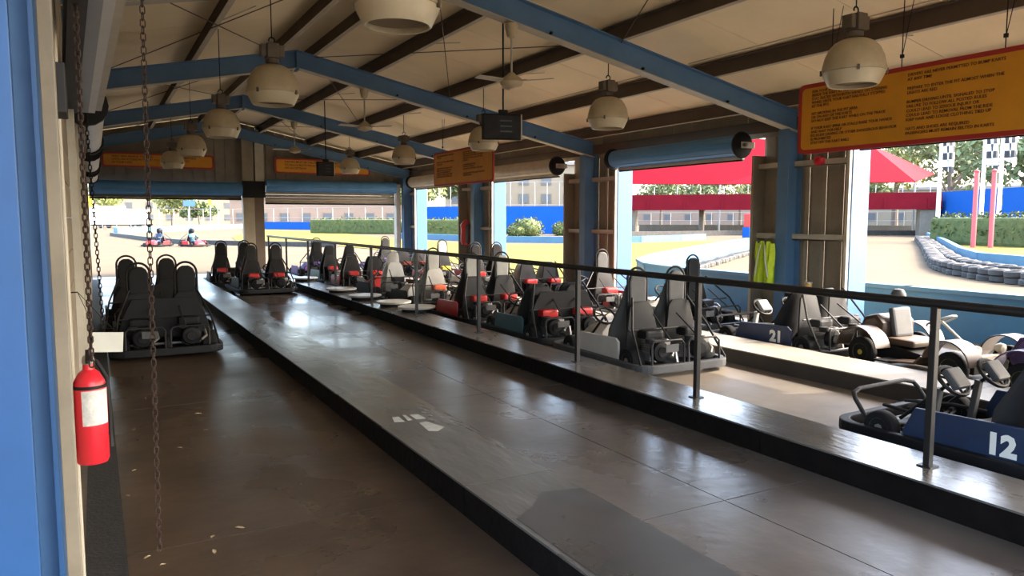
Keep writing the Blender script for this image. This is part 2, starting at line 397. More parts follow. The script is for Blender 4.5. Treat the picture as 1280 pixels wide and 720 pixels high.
for k in range(int((24.1+2.6)/0.445)):                                # sheet above the doors
    y = -2.6+0.445*k
    MB().b2((XS-0.02, y+0.004, 2.95), (XS+0.03, y+0.441, 3.5)).build('siding_panel', M_taupe, wr, smooth=0)
MB().b2((XS-0.1, -2.6, 3.02), (XS-0.03, 24.1, 3.2)).build('eave_strut', M_purl, wr, smooth=0)

# ---- rolled up doors on the right
def roller(name, ya, yb, lab, mdrum, zc=2.83, drop=0.0, mcur=None, x=XS-0.38):
    t = thing(name, lab, 'roller door', (x, 0, 0), 0, 'rolled up doors of the pit shed')
    Mx = Matrix.Translation((0, ya, zc)) @ Matrix.Rotation(-math.pi/2, 4, 'X')
    L = yb-ya; m = MB().lathe([(0.165, 0), (0.165, L)], 22, Mx); m.build('door_coil', mdrum, t)
    for k in range(1, 8):                                            # coil laps
        an = R(100+k*32); r = 0.167
        MB().tube([(r*math.cos(an), ya+0.02, zc+r*math.sin(an)), (r*math.cos(an), yb-0.02, zc+r*math.sin(an))], 0.006, 5).build('coil_lap', mdrum, t)
    zb = zc-0.165-drop
    nsl = max(1, int(round((drop+0.10)/0.085)))
    for k in range(nsl):
        MB().b2((0.10, ya+0.02, zb+k*0.085+0.002), (0.122, yb-0.02, zb+(k+1)*0.085-0.002)).build('slat', mcur or mdrum, t, bevel=0.006)
    MB().b2((0.08, ya+0.01, zb-0.05), (0.14, yb-0.01, zb)).build('bottom_bar', M_cream if not drop else M_dark, t, bevel=0.006)
    MB().b2((0.095, ya+0.01, zb-0.075), (0.125, yb-0.01, zb-0.05)).build('weather_seal', M_dark, t, smooth=0)
    for y, s in ((ya-0.06, -1), (yb+0.06, 1)):
        MB().lathe([(0.20, -0.03), (0.215, 0.0), (0.20, 0.03)], 16, Matrix.Translation((0, y, zc)) @ Matrix.Rotation(math.pi/2, 4, 'X')).build('end_bracket', M_dark, t)
        MB().b2((-0.05, y-0.04, zc-0.05), (0.24, y+0.04, zc+0.05)).build('bracket_arm', M_cream, t, bevel=0.008)
        MB().tube([(0.0, y-s*0.1, zc), (0, y+s*0.1, zc)], 0.03, 8).build('axle_stub', M_steel, t)
    return t
roller('roller_door', 3.72, 6.72, 'blue rolled up door behind the big hanging rules sign', M_drum)
roller('roller_door', 8.80, 12.05, 'blue rolled up door over the bay facing the red canopy', M_drum)
roller('roller_door', 14.22, 17.38, 'pale rolled up door over the bay facing the blue wall and bushes', M_cream)
roller('roller_door', 19.74, 22.78, 'pale rolled up door in the last side bay near the end wall', M_cream)

# ---- back wall with two doors
wb = struct('wall_back')
YB = 24.0
def gable(x): return ztop(x)-0.02
n = 34; x0, x1 = XL-0.3, XS+0.03
for k in range(n):
    a = x0+(x1-x0)*k/n; b = x0+(x1-x0)*(k+1)/n; a2, b2 = a+0.004, b-0.004
    mid = a < XA < b
    poly = [(a2, 2.70), (b2, 2.70), (b2, gable(b2))] + ([(XA, gable(XA))] if mid else []) + [(a2, gable(a2))]
    MB().prism(poly, YB+0.05, YB+0.08, 'y').build('siding_panel', M_taupe, wb, smooth=0)
    MB().b2((a2-0.012, YB+0.02, 2.70), (a2+0.012, YB+0.052, min(gable(a2), gable(b2)))).build('siding_rib', M_taupe, wb, smooth=0)
for xa, xb, m in ((3.95, 4.28, M_taupe), (4.32, 4.58, M_cream)):
    MB().b2((xa, YB-0.22, 0 if xa < 4.3 else 2.4), (xb, YB+0.02, gable(xa)-0.1)).build('post', m if xa > 4.3 else M_taupe, wb, bevel=0.01)
MB().b2((4.28, YB-0.20, 0), (4.56, YB+0.02, 2.45)).build('post', M_purl, wb, bevel=0.01)
MB().b2((3.93, YB-0.24, 2.3), (4.6, YB-0.20, 2.8)).build('post_cap', M_dark, wb, smooth=0)
MB().b2((-0.30, YB-0.2, 0), (-0.10, YB+0.05, 2.8)).build('door_jamb', M_purl, wb, bevel=0.01)
MB().b2((8.80, YB-0.2, 0), (8.95, YB+0.05, 2.8)).build('door_jamb', M_cream, wb, bevel=0.01)
def backdoor(xa, xb, z0, z1, lab, drop):
    t = thing('roller_door', lab, 'roller door', (0, YB-0.2, 0), 0, 'rolled up doors of the pit shed')
    zc = (z0+z1)/2; r = (z1-z0)/2
    MB().lathe([(r, 0), (r, xb-xa)], 22, Matrix.Translation((xa, 0, zc)) @ Matrix.Rotation(math.pi/2, 4, 'Y')).build('door_coil', M_drum, t)
    for k in range(1, 8):
        an = R(170+k*25)
        MB().tube([(xa, (r+.002)*math.cos(an), zc+(r+.002)*math.sin(an)), (xb, (r+.002)*math.cos(an), zc+(r+.002)*math.sin(an))], 0.006, 5).build('coil_lap', M_drum, t)
    ns = max(1, int(drop/0.085))
    for k in range(ns):
        MB().b2((xa, 0.10, z0-(k+1)*0.085+0.003), (xb, 0.122, z0-k*0.085-0.003)).build('slat', M_taupe if drop > 0.2 else M_purl, t, bevel=0.006)
    MB().b2((xa, 0.08, z0-ns*0.085-0.05), (xb, 0.14, z0-ns*0.085)).build('bottom_bar', M_dark, t, bevel=0.006)
backdoor(-0.08, 3.92, 2.36, 2.74, 'blue rolled up door in the left half of the end wall', 0.09)
backdoor(4.62, 8.78, 2.50, 2.86, 'blue end wall door with tan slats partly lowered', 0.38)

# ---- left wall: piers, jambs, hoods
wl = struct('wall_left')
for i, fy in enumerate(FR[1:5]):
    a, b = (2.82, 3.75) if i == 0 else (fy-0.85, fy+0.95)
    for k in range(3):
        ww = (b-a)/3
        MB().b2((-0.19, a+ww*k+0.004, 0), (-0.155, a+ww*(k+1)-0.004, 3.3)).build('siding_panel', M_taupe, wl, smooth=0)
    MB().b2((-0.22, b-0.06, 0), (-0.10, b, 2.75)).build('door_jamb', M_cream, wl, bevel=0.006)
    if i: MB().b2((-0.22, a, 0), (-0.10, a+0.06, 2.75)).build('door_jamb', M_cream, wl, bevel=0.006)
MB().b2((-0.21, Y0, 2.86), (-0.17, 24.0, 3.85)).build('header_sheet', M_taupe, wl, smooth=0)
# closed shutters between the left piers
for n_, (a, b) in enumerate(((3.75, 7.05), (8.85, 12.30), (14.10, 17.55), (19.35, 23.9))):
    ds = struct('door_%d' % (n_+1))
    for k in range(12):
        MB().b2((-0.185, a+0.01, 0.01+k*0.24), (-0.155, b-0.01, 0.01+k*0.24+0.232)).build('slat', M_taupe, ds, bevel=0.008)
# cream door guide beside the near blue column, with dark backing angle
MB().b2((-0.165, 2.74, 0), (-0.125, 2.80, 3.3)).build('guide_angle', M_purl, wl, smooth=0)
MB().b2((-0.128, 2.80, 0), (-0.085, 2.86, 3.3)).b2((-0.128, 2.86, 0), (-0.115, 2.96, 3.3)).build('door_guide', mat('darkened cream guide', (0.27, 0.23, 0.165), 0.6, var=0.3, scale=3), wl, bevel=0.004)  # cream lowered in colour to offset the strong light from behind
MB().b2((-0.45, 2.40, 0), (-0.172, 2.44, 3.4)).build('column_casing', M_bluelit, wl, bevel=0.004)
MB().b2((-0.34, 2.62, 0), (-0.133, 2.66, 3.4)).build('column_casing', M_blue, wl, bevel=0.004)
MB().prism([(2.86, 2.02), (3.05, 2.02), (3.05, 2.10), (2.93, 2.18), (2.86, 2.18)], -0.115, -0.06, 'x').build('guide_clip', M_gry, wl, bevel=0.004)
# sheet metal hood that slopes down towards the camera, and the hoods further on
hd = thing('door_hood', 'long pale grey sheet metal door hood at the upper left corner', 'door hood', (0, 0, 0), 0, 'sheet metal door hoods on the left wall')
def hood_strip(xa0, xb0, xa1, xb1, z0, z1, y0, y1, th, m, nm):
    vs = [(xa0, y0, z0), (xb0, y0, z0), (xa1, y1, z1), (xb1, y1, z1)]
    vs += [(v[0], v[1], v[2]+th) for v in vs]
    MB().add(vs, [(0,1,3,2), (4,6,7,5), (0,4,5,1), (2,3,7,6), (0,2,6,4), (1,5,7,3)]).build(nm, m, hd, smooth=0)
hood_strip(-0.04, 0.02, -0.18, -0.08, 2.42, 2.56, 2.9, 7.4, 0.25, M_gry, 'hood_back')
hood_strip(0.02, 0.068, -0.10, 0.0, 2.44, 2.57, 2.9, 7.4, 0.20, mat('grey galvanised sheet', (0.24, 0.25, 0.27), 0.45, var=0.2), 'hood_lip')
hood_strip(0.068, 0.110, -0.01, 0.05, 2.46, 2.57, 2.9, 7.4, 0.18, M_white, 'hood_face')
hood_strip(0.110, 0.145, 0.05, 0.10, 2.48, 2.59, 2.9, 7.4, 0.20, M_cream, 'hood_edge')
for ya, yb, lab in ((8.6, 12.4, 'second pale hood along the left wall, past the near one'), (13.9, 17.6, 'third pale hood high on the left wall'), (19.2, 22.9, 'last small pale hood on the left wall near the end wall')):
    hd = thing('door_hood', lab, 'door hood', (0, 0, 0), 0, 'sheet metal door hoods on the left wall')
    MB().lathe([(0.17, ya), (0.17, yb)], 18, Matrix.Translation((-0.02, 0, 2.78)) @ Matrix.Rotation(-math.pi/2, 4, 'X')).build('hood_shell', M_white, hd)
    for y in (ya-0.05, yb+0.05):
        MB().lathe([(0.20, -0.04), (0.20, 0.04)], 16, Matrix.Translation((-0.02, y, 2.78)) @ Matrix.Rotation(math.pi/2, 4, 'X')).build('hood_end', M_dark, hd)

# ================================================================== RAILING
rt = thing('railing', 'dark steel handrail with thin posts running along the middle kerb island', 'railing', (4.40, 0, K))
posts = [0.65, 2.69, 4.72, 6.52, 8.85, 11.05, 13.25, 15.6, 17.9, 20.2, 22.5]
for y in posts:
    MB().b2((-0.021, y-0.021, 0), (0.021, y+0.021, 0.985)).build('post', M_rail, rt, bevel=0.004)
    MB().b2((-0.045, y-0.045, 0), (0.045, y+0.045, 0.008)).build('foot_plate', M_rail, rt, smooth=0)
MB().tube([(0, 0.2, 1.0), (0, 22.6, 1.0)], 0.028, 12).build('top_rail', M_rail, rt)

# ================================================================== HANGING LAMPS, FANS, SCREENS, SIGNS
def lamp(X, Y, lab, zb=2.86):
    t = thing('high_bay_lamp', lab, 'lamp', (X, Y, zb), 0, 'beige high bay lamps')
    key = 'lamp'
    if key not in LAMP:
        LAMP['dome'] = MB().lathe([(0.08, 0.41), (0.12, 0.398), (0.17, 0.372), (0.215, 0.322), (0.248, 0.25), (0.265, 0.17), (0.272, 0.13), (0.268, 0.12), (0.25, 0.12), (0.23, 0.2), (0.14, 0.33), (0.06, 0.39)], 28).mesh('dome')
        LAMP['lens'] = MB().lathe([(0.262, 0.118), (0.258, 0.10), (0.215, 0.012), (0.205, 0.0), (0.195, 0.004), (0.2, 0.02), (0.24, 0.10)], 28).mesh('lens')
        LAMP['inner_disc'] = MB().lathe([(0.0, 0.06), (0.10, 0.055), (0.20, 0.04), (0.20, 0.046), (0.10, 0.065)], 24).mesh('lamp_inside')
        LAMP['bulb'] = MB().lathe([(0.0, -0.002), (0.03, 0.0), (0.05, 0.012), (0.05, 0.02), (0.0, 0.03)], 12).mesh('bulb')
        LAMP['neck'] = MB().lathe([(0.05, 0.41), (0.07, 0.43), (0.07, 0.47), (0.05, 0.48)], 14).mesh('neck')
        m = MB().box((0, 0, 0.55), (0.12, 0.16, 0.15)); m.box((0.09, 0, 0.55), (0.06, 0.11, 0.12)); m.box((-0.09, 0, 0.55), (0.06, 0.11, 0.12))
        LAMP['ballast'] = m.mesh('ballast', 0.012)
        LAMP['clip'] = MB().box((0.272, 0, 0.12), (0.02, 0.02, 0.045)).mesh('clip', 0.003)
        LAMP['hook'] = MB().tube(arc((0, 0.66), 0.03, -90, 200, 10), 0.007, 6).mesh('hook')
        LAMP[key] = 1
    link('dome', LAMP['dome'], M_lamp, t); ln = link('lens', LAMP['lens'], M_lens, t); link('lamp_inside', LAMP['inner_disc'], M_lampin, ln); 
    link('neck', LAMP['neck'], M_bal, t); link('ballast', LAMP['ballast'], M_bal, t); link('hook', LAMP['hook'], M_dark, t)
    for k in range(4): link('clip', LAMP['clip'], M_bal, t, rot=(0, 0, R(45+90*k)))
    zr = ztop(X)-0.01-zb
    MB().tube([(0, 0, 0.68), (0, 0, zr)], 0.006, 6).build('hanger_rod', M_dark, t)
LAMP = {}
lampY = [4.53, 8.22, 11.85, 15.70, 19.70]
ord1 = ['largest beige high bay lamp cut by the top of the photo', 'high bay lamp in front of the second blue roof peak, second of the left row', 'third lamp of the left row, in front of the third roof peak', 'fourth lamp of the left row, above the left end sign', 'last small lamp of the left row over the left end sign']
ord2 = ['high bay lamp overlapping the corner of the big rules sign', 'high bay lamp under the near rafter beside the blue rolled door', 'high bay lamp overlapping the small rules sign below the screen', 'high bay lamp left of the small rules sign', 'farthest lamp of the right row over the right end sign']
for y, a, b in zip(lampY, ord1, ord2):
    lamp(1.7, y, a); lamp(6.0, y, b)

def fan(X, Y, lab, rz):
    zt = rbot(X); t = thing('ceiling_fan', lab, 'ceiling fan', (X, Y, zt), rz, 'ceiling fans under the rafters')
    MB().lathe([(0.02, -0.17), (0.05, -0.15), (0.075, -0.06), (0.08, 0.0)], 14).build('canopy', M_lamp, t)
    MB().tube([(0, 0, -0.15), (0, 0, -0.58)], 0.013, 8).build('down_rod', M_cream, t)
    MB().lathe([(0.03, -0.56), (0.06, -0.59), (0.12, -0.63), (0.14, -0.67), (0.12, -0.71), (0.05, -0.73), (0.02, -0.74)], 18).build('motor', M_lamp, t)
    for k in range(3):
        M = Matrix.Rotation(R(120*k), 4, 'Z')
        b = MB().box((0.32, 0, -0.66), (0.38, 0.10, 0.008), M, rx=R(12)).build('blade', M_cream, t, smooth=0)
        MB().box((0.12, 0, -0.655), (0.14, 0.04, 0.012), M).build('blade_iron', M_lamp, t, smooth=0)
fan(4.37, 7.9, 'ceiling fan on a long rod under the nearest rafter, above the screen', R(70))
fan(4.29, 13.15, 'ceiling fan under the second roof frame', R(75))
fan(4.27, 18.4, 'far ceiling fan above the right end sign', R(60))

def screen(X, Y, zc, wd, ht, rz, lab, ztop_):
    t = thing('hanging_screen', lab, 'screen', (X, Y, zc), rz, 'hanging screens')
    MB().box((0, 0.03, 0), (wd, 0.07, ht)).build('case', M_blk, t, bevel=0.008)
    MB().box((0, -0.008, 0), (wd-0.04, 0.006, ht-0.04)).build('display', M_screen, t, smooth=0)
    for i in range(3):
        MB().box((0.05, -0.012, 0.08-0.07*i), (wd*0.3, 0.002, 0.018)).build('screen_row', mat('teal readout', (0.02, 0.05, 0.055), 0.4), t, smooth=0)
    MB().tube([(0.02, 0.04, ht/2), (0.02, 0.04, ztop_-zc)], 0.012, 8).build('mount_pole', M_dark, t)
    MB().box((wd/2-0.006, 0.03, 0), (0.018, 0.075, ht)).build('side_trim', M_cream, t, smooth=0)
    MB().box((0.02, 0.05, ht/2+0.03), (0.12, 0.06, 0.06)).build('mount_bracket', M_dark, t, bevel=0.005)
screen(4.84, 9.0, 2.90, 0.54, 0.34, -R(14), 'black flat screen hanging below the nearest ceiling fan', ztop(4.84)+0.005)
screen(4.63, 17.0, 2.79, 0.42, 0.32, R(12), 'small dark monitor hanging in front of the right end sign', ztop(4.63)+0.005)

def rules_sign(name, lab, origin, rz, wd, ht, cols, tsize, hang):
    # local: x along the sign, z up, face towards -y
    t = thing(name, lab, 'sign', origin, rz, 'amber rules signs with red borders')
    pts = rrect(wd, ht, 0.07)
    MB().prism(pts, -0.012, 0.012, 'y').build('board', M_red, t, smooth=30)
    MB().prism(rrect(wd-0.10, ht-0.09, 0.05), -0.016, -0.0125, 'y').build('face', M_orange, t, smooth=30)
    for x, lines, sp in cols:
        for k, ln in enumerate(lines):
            if not ln: continue
            me = text_mesh('lettering', ln, tsize, ext=0.0008, bold=tsize*0.012)
            link('lettering', me, M_text, t, loc=(x, -0.018, ht/2-0.07-tsize*0.8-k*tsize*sp), rot=(math.pi/2, 0, 0))
    for x, z in hang:
        MB().tube([(x, 0, ht/2-0.01), (x, 0, z-origin[2])], 0.005, 5).build('hanger_wire', M_dark, t)
        MB().tube([(x, 0, ht/2+0.10), (x+0.12, 0, z-origin[2])], 0.004, 5).build('hanger_wire', M_dark, t)
        MB().lathe([(0.02, -0.012), (0.02, 0.02)], 8, Matrix.Translation((x, 0, ht/2+0.10))).build('wire_clamp', M_dark, t)
L1 = ['FOR YOUR SAFETY KEEP FEET AND HANDS', 'INSIDE THE KART AT ALL TIMES', 'STAY SEATED WITH BOTH HANDS ON STEERING', 'WHEEL UNTIL YOUR KART HAS FULLY STOPPED', 'AT THE PITS', '', 'NO SMOKING IN THE PIT AREA', 'OR ON ANY OF THE KARTS', 'DO NOT EXIT THE KART WHILE ON THE TRACK', '', 'IF YOUR KART SPINS OR STALLS RAISE YOUR HANDS', 'AND WAIT FOR HELP', 'RECKLESS DRIVING OR OTHER DANGEROUS BEHAVIOR', 'IS PROHIBITED', 'STAY OFF THE KART RAILS']
L2 = ['DRIVERS ARE NEVER PERMITTED TO BUMP KARTS', 'AT ANY TIME', '', 'PREPARE TO ENTER THE PIT ALMOST WHEN THE', 'LIGHTS ARE RED', '', 'BUMPER DRIVING UNTIL SIGNALED TO STOP', 'FAILURE TO FOLLOW ALL POSTED RULES', 'COULD LEAD TO SERIOUS INJURY OR', 'COULD LEAD TO REMOVAL FROM THE RIDE', 'KEEP HAIR AND LOOSE CLOTHING TIED UP', '', 'HATS AND SHOES ARE REQUIRED', 'PASSENGERS MUST REMAIN BELTED IN KARTS']
sw = 3.5
rules_sign('rules_sign', 'large amber rules sign with red border hanging at the upper right', (6.9, 5.88-sw/2, 2.76), -math.pi/2, sw, 0.75,
           [(-sw/2+0.18, L1, 0.98), (-sw/2+1.28, L2, 1.06)], 0.040, [(-1.35, rtop(6.9)+0.15), (-0.55, rtop(6.9)+0.15), (0.4, rtop(6.9)+0.15), (1.3, rtop(6.9)+0.15)])
rules_sign('rules_sign', 'smaller amber rules sign hanging below the screen and lamp', (6.9, 14.66, 2.78), -math.pi/2, 2.95, 0.76,
           [(-1.30, L2[:12], 1.1), (0.1, L1[:12], 1.05)], 0.042, [(-1.0, rtop(6.9)+0.15), (1.0, rtop(6.9)+0.15)])
rules_sign('rules_sign', 'amber sign on the left half of the end wall, above the open door', (1.71, 23.78, 3.31), 0, 2.9, 0.40,
           [(-1.2, ['WAIT HERE BEHIND THE KERB', 'UNTIL AN ATTENDANT SEATS YOU', 'IN YOUR KART'], 1.1), (0.35, ['HAVE A SAFE RIDE', 'THANK YOU'], 1.1)], 0.075, [])
rules_sign('rules_sign', 'amber sign on the right half of the end wall, behind the small monitor', (6.40, 23.78, 3.29), 0, 3.0, 0.46,
           [(-1.2, ['DRIVERS MUST BE TALL ENOUGH', 'TO REACH BOTH PEDALS', 'NO EXCEPTIONS'], 1.1), (0.3, ['EXIT TO THE LEFT', 'AFTER THE RACE'], 1.1)], 0.085, [])

# ---- chains
def chain(name, lab, p0, p1, link_len, wire, m, sway=0.0, group=None):
    p0 = Vector(p0); p1 = Vector(p1); L = (p1-p0).length; n = int(L/(link_len*0.78))
    t = thing(name, lab, 'chain', p1, 0, group)
    pts = []
    for k in range(6): pts.append((0.0, 0.0))
    half = link_len/2; rr = link_len*0.28
    loop = [(rr*math.cos(a), (half-rr)*(1 if math.sin(a) >= 0 else -1)+rr*math.sin(a)) for a in [R(18+36*k) for k in range(10)]]
    me = MB().tube([(u, 0, v) for u, v in loop], wire, 4, closed=True).mesh('chain_link')
    d = (p0-p1)
    big = MB()
    for k in range(n):
        q = d*(k+0.5)/n
        if k < 280:
            o = link('chain_link', me, m, t, loc=q, rot=(0, 0, math.pi/2*(k % 2)+0.3))
        else:
            pass
    return t
chain('hoist_chain', 'long rusty hoist chain hanging beside the left lane', (0.235, 3.75, 3.3), (0.20, 3.75, 0.14), 0.037, 0.0028, M_rust)
chain('hoist_chain', 'dark rusty chain hanging against the left door guide', (-0.022, 3.12, 2.47), (-0.030, 3.12, 1.14), 0.028, 0.0032, M_rust)
chain('hoist_chain', 'thin chain dangling at the left edge of the far door opening', (-0.02, 7.3, 2.55), (0.035, 7.3, 0.66), 0.045, 0.004, M_dark)

# ---- fire extinguisher and hanging plate
ex = thing('fire_extinguisher', 'red fire extinguisher with white label on the left wall', 'extinguisher', (-0.045, 3.42, 0.70))
MB().lathe([(0.0, 0.0), (0.055, 0.0), (0.061, 0.012), (0.061, 0.30), (0.056, 0.33), (0.038, 0.365), (0.022, 0.378), (0.02, 0.40), (0.0, 0.40)], 24).build('cylinder', M_ext, ex)
lab = MB(); vs = []; fs = []
for k in range(9):
    a = R(-118+13*k)
    for z in (0.16, 0.30): vs.append((0.0616*math.cos(a), 0.0616*math.sin(a), z))
for k in range(8): fs.append((2*k, 2*k+2, 2*k+3, 2*k+1))
lab.add(vs, fs).build('label_sheet', M_lbl, ex)
MB().lathe([(0.0622, 0.305), (0.0622, 0.318)], 24).build('band', M_dark, ex)
MB().lathe([(0.020, 0.398), (0.024, 0.41), (0.02, 0.43), (0.008, 0.44)], 12).build('valve', M_steel, ex)
MB().box((0.0, -0.03, 0.435), (0.018, 0.12, 0.012), rx=R(14)).box((0.0, -0.03, 0.415), (0.018, 0.10, 0.010), rx=R(-8)).build('handle', M_dark, ex, bevel=0.003)
MB().tube([(0.0, 0.02, 0.42), (0.03, 0.05, 0.40), (0.062, 0.045, 0.33), (0.068, 0.035, 0.18), (0.067, 0.02, 0.10)], 0.008, 8).build('hose', M_dark, ex)
MB().tube([(0.067, 0.02, 0.11), (0.066, 0.012, 0.05)], [0.009, 0.014], 8).build('nozzle', M_dark, ex)
MB().box((-0.063, 0, 0.2), (0.006, 0.06, 0.3)).build('wall_bracket', M_dark, ex, smooth=0)
pl = thing('hanging_plate', 'small blank white plate hanging beside the left lane above the extinguisher', 'plate', (0.04, 4.98, 0.955))
MB().box((0, 0, 0), (0.162, 0.004, 0.118), ry=R(4)).build('plate', M_plate, pl, bevel=0.003)
for x in (-0.05, 0.05):
    MB().tube([(x, 0, 0.05), (-0.14, 0.02, 0.30)], 0.002, 5).build('cord', M_dark, pl)
MB().tube([(-0.14, 0.02, 0.30), (-0.2, 0.02, 0.30)], 0.004, 6).build('hook', M_dark, pl)

# ---- safety vest on the pier beside the nearest right column
vt = thing('safety_vest', 'lime yellow safety vest hanging on the pier beside the blue column', 'vest', (8.91, 8.12, 0.70))
def vest_panel(y0, y1, seed):
    rnd = random.Random(seed); vs = []; fs = []; nu, nv = 9, 12
    for j in range(nv+1):
        v = j/nv
        for i in range(nu+1):
            u = i/nu
            wv = 1.0 - 0.35*max(0, v-0.7)/0.3
            y = (y0+y1)/2 + (u-0.5)*(y1-y0)*wv + 0.012*math.sin(v*7+seed)
            x = -0.055*math.sin(u*math.pi) - 0.018*math.sin(u*15+seed*2+v*4) - 0.02
            vs.append((x, y, 0.62*v+0.02*math.sin(u*9+seed)))
    for j in range(nv):
        for i in range(nu):
            a = j*(nu+1)+i; fs.append((a, a+1, a+nu+2, a+nu+1))
    n = len(vs); vs += [(x+0.012, y, z) for x, y, z in vs]; fs += [tuple(i+n for i in f[::-1]) for f in fs]
    return MB().add(vs, fs)
vest_panel(0.0, 0.20, 1).build('left_panel', M_vest, vt); vest_panel(-0.18, 0.015, 4).build('right_panel', M_vest, vt)
for s, (ya, yb, yc, yd) in enumerate(((0.13, 0.05, 0.09, 0.02), (-0.12, -0.03, -0.07, 0.0))):
    MB().tube([(-0.085, ya, 0.10), (-0.092, yc, 0.35), (-0.07, yb, 0.58)], 0.012, 4).build('reflective_strip', M_silver, vt)
MB().tube([(0, 0.0, 0.58), (0.02, 0.0, 0.68), (0.16, 0.0, 0.73), (0.29, 0.0, 0.72)], 0.004, 6).build('hanger_hook', M_steel, vt)
# little red alarm bell and far red jacket on the piers
tb = thing('alarm_bell', 'small red bell on the girt below the big rules sign', 'bell', (9.12, 7.40, 2.50))
MB().lathe([(0.0, -0.05), (0.04, -0.048), (0.065, -0.03), (0.07, 0.0), (0.0, 0.0)], 16, Matrix.Rotation(math.pi/2, 4, 'Y')).build('gong', M_ext, tb)
MB().box((0.04, 0, 0), (0.08, 0.09, 0.09)).build('back_box', M_ext, tb, bevel=0.006)
tj = thing('work_jacket', 'red and grey jacket hanging on the third pier', 'jacket', (9.0, 18.9, 0.95))
MB().lathe([(0.10, 0.0), (0.14, 0.1), (0.13, 0.4), (0.15, 0.55), (0.06, 0.66), (0.03, 0.7)], 12).build('body', M_kred, tj)
for s in (-1, 1):
    MB().tube([(0, s*0.12, 0.56), (-0.03, s*0.17, 0.3), (-0.04, s*0.16, 0.06)], [0.06, 0.055, 0.04], 8).build('sleeve', M_mgry, tj)

# ================================================================== KARTS
KM = {}
def km(key, fn, bevel=0, smooth=40):
    if key not in KM: KM[key] = fn().mesh(key, bevel, smooth)
    return KM[key]
def ring_bumper(hx, hy, r, w, z0, z1):
    o = rrect(2*hx, 2*hy, r, 6); i = rrect(2*hx-2*w, 2*hy-2*w, r-w*0.6, 6); n = len(o)
    vs = [(x, y, z0) for x, y in o]+[(x, y, z1) for x, y in o]+[(x, y, z0) for x, y in i]+[(x, y, z1) for x, y in i]; fs = []
    for k in range(n):
        j = (k+1) % n
        fs += [(k, j, n+j, n+k), (2*n+j, 2*n+k, 3*n+k, 3*n+j), (n+k, n+j, 3*n+j, 3*n+k), (j, k, 2*n+k, 2*n+j)]
    return MB().add(vs, fs)
def tyre(r, wd):
    return MB().lathe([(r*0.55, -wd*0.42), (r*0.75, -wd*0.5), (r*0.93, -wd*0.46), (r, -wd*0.3), (r, wd*0.3), (r*0.93, wd*0.46), (r*0.75, wd*0.5), (r*0.55, wd*0.42)], 20, Matrix.Rotation(math.pi/2, 4, 'Y'))
def rim(r, wd):
    m = MB().lathe([(0.0, -wd*0.28), (r*0.5, -wd*0.28), (r*0.58, -wd*0.44), (r*0.58, wd*0.44), (r*0.5, wd*0.28), (0.0, wd*0.28)], 16, Matrix.Rotation(math.pi/2, 4, 'Y'))
    m.lathe([(0.03, -wd*0.48), (0.03, wd*0.48)], 8, Matrix.Rotation(math.pi/2, 4, 'Y')); return m
def seat_shell(tall):
    # rows from the cushion front to the top of the backrest: (y, z, half width, side wrap)
    rows = [(0.22, 0.17, 0.17, 0.02), (0.10, 0.12, 0.19, 0.05), (-0.05, 0.11, 0.20, 0.07), (-0.15, 0.14, 0.205, 0.10), (-0.22, 0.25, 0.205, 0.12), (-0.27, 0.42, 0.20, 0.10), (-0.31, 0.58, 0.18, 0.06), (-0.345, 0.72, 0.15, 0.03)]
    rows += [(-0.37, 0.84, 0.135, 0.02), (-0.385, 0.93, 0.12, 0.01), (-0.39, 0.98, 0.08, 0.0)] if tall else [(-0.36, 0.79, 0.11, 0.02)]
    nu = 8; vs = []; fs = []
    for idx, (y, z, hw, wr) in enumerate(rows):
        up = min(1, max(0, (z-0.14)/0.2)) if idx > 2 else 0
        for i in range(nu+1):
            u = -1+2*i/nu; bend = wr*abs(u)**2.5
            vs.append((hw*u, y+bend*up, z+bend*(1-up)))
    for j in range(len(rows)-1):
        for i in range(nu):
            a = j*(nu+1)+i; fs.append((a, a+1, a+nu+2, a+nu+1))
    n = len(vs); vs += [(x, y-0.03, z-0.012) for x, y, z in vs]
    fs2 = [tuple(i+n for i in f[::-1]) for f in fs]
    rim_ = []
    nr = len(rows)
    for j in range(nr-1):
        for i in (0, nu):
            a = j*(nu+1)+i; b = a+nu+1; rim_.append((a, b, b+n, a+n))
    for i in range(nu):
        for j in (0, nr-1):
            a = j*(nu+1)+i; rim_.append((a, a+1, a+1+n, a+n))
    return MB().add(vs, fs+fs2+rim_)
def engine_block():
    m = MB().box((0, 0, 0.19), (0.20, 0.20, 0.10)); m.box((0.02, 0.0, 0.27), (0.13, 0.14, 0.08))
    for k in range(6): m.box((0.02, 0.0, 0.255+0.02*k), (0.19, 0.19, 0.008))
    m.box((-0.03, -0.12, 0.17), (0.08, 0.05, 0.07)); m.box((0.11, -0.05, 0.30), (0.05, 0.10, 0.07))
    return m
def shroud():
    m = MB().lathe([(0.0, 0.0), (0.055, 0.0), (0.06, 0.012), (0.10, 0.02), (0.115, 0.05), (0.115, 0.085), (0.0, 0.085)], 18, Matrix.Translation((0, -0.20, 0.25)) @ Matrix.Rotation(-math.pi/2, 4, 'X'))
    return m
def kart_frame():
    m = MB()
    for s in (-1, 1):
        m.tube([(s*0.22, 0.86, 0.12), (s*0.30, 0.55, 0.10), (s*0.36, 0.2, 0.09), (s*0.36, -0.85, 0.10)], 0.018, 8)
        m.tube([(s*0.14, 0.84, 0.20), (s*0.26, 0.52, 0.22), (s*0.34, 0.30, 0.20)], 0.014, 8)
        m.tube([(s*0.10, 0.55, 0.12), (s*0.48, 0.64, 0.13)], 0.013, 6)
        m.tube([(s*0.08, 0.47, 0.13), (s*0.46, 0.60, 0.14)], 0.009, 6)
    for y in (0.55, 0.1, -0.4, -0.84): m.tube([(-0.36, y, 0.10), (0.36, y, 0.10)], 0.016, 8)
    return m
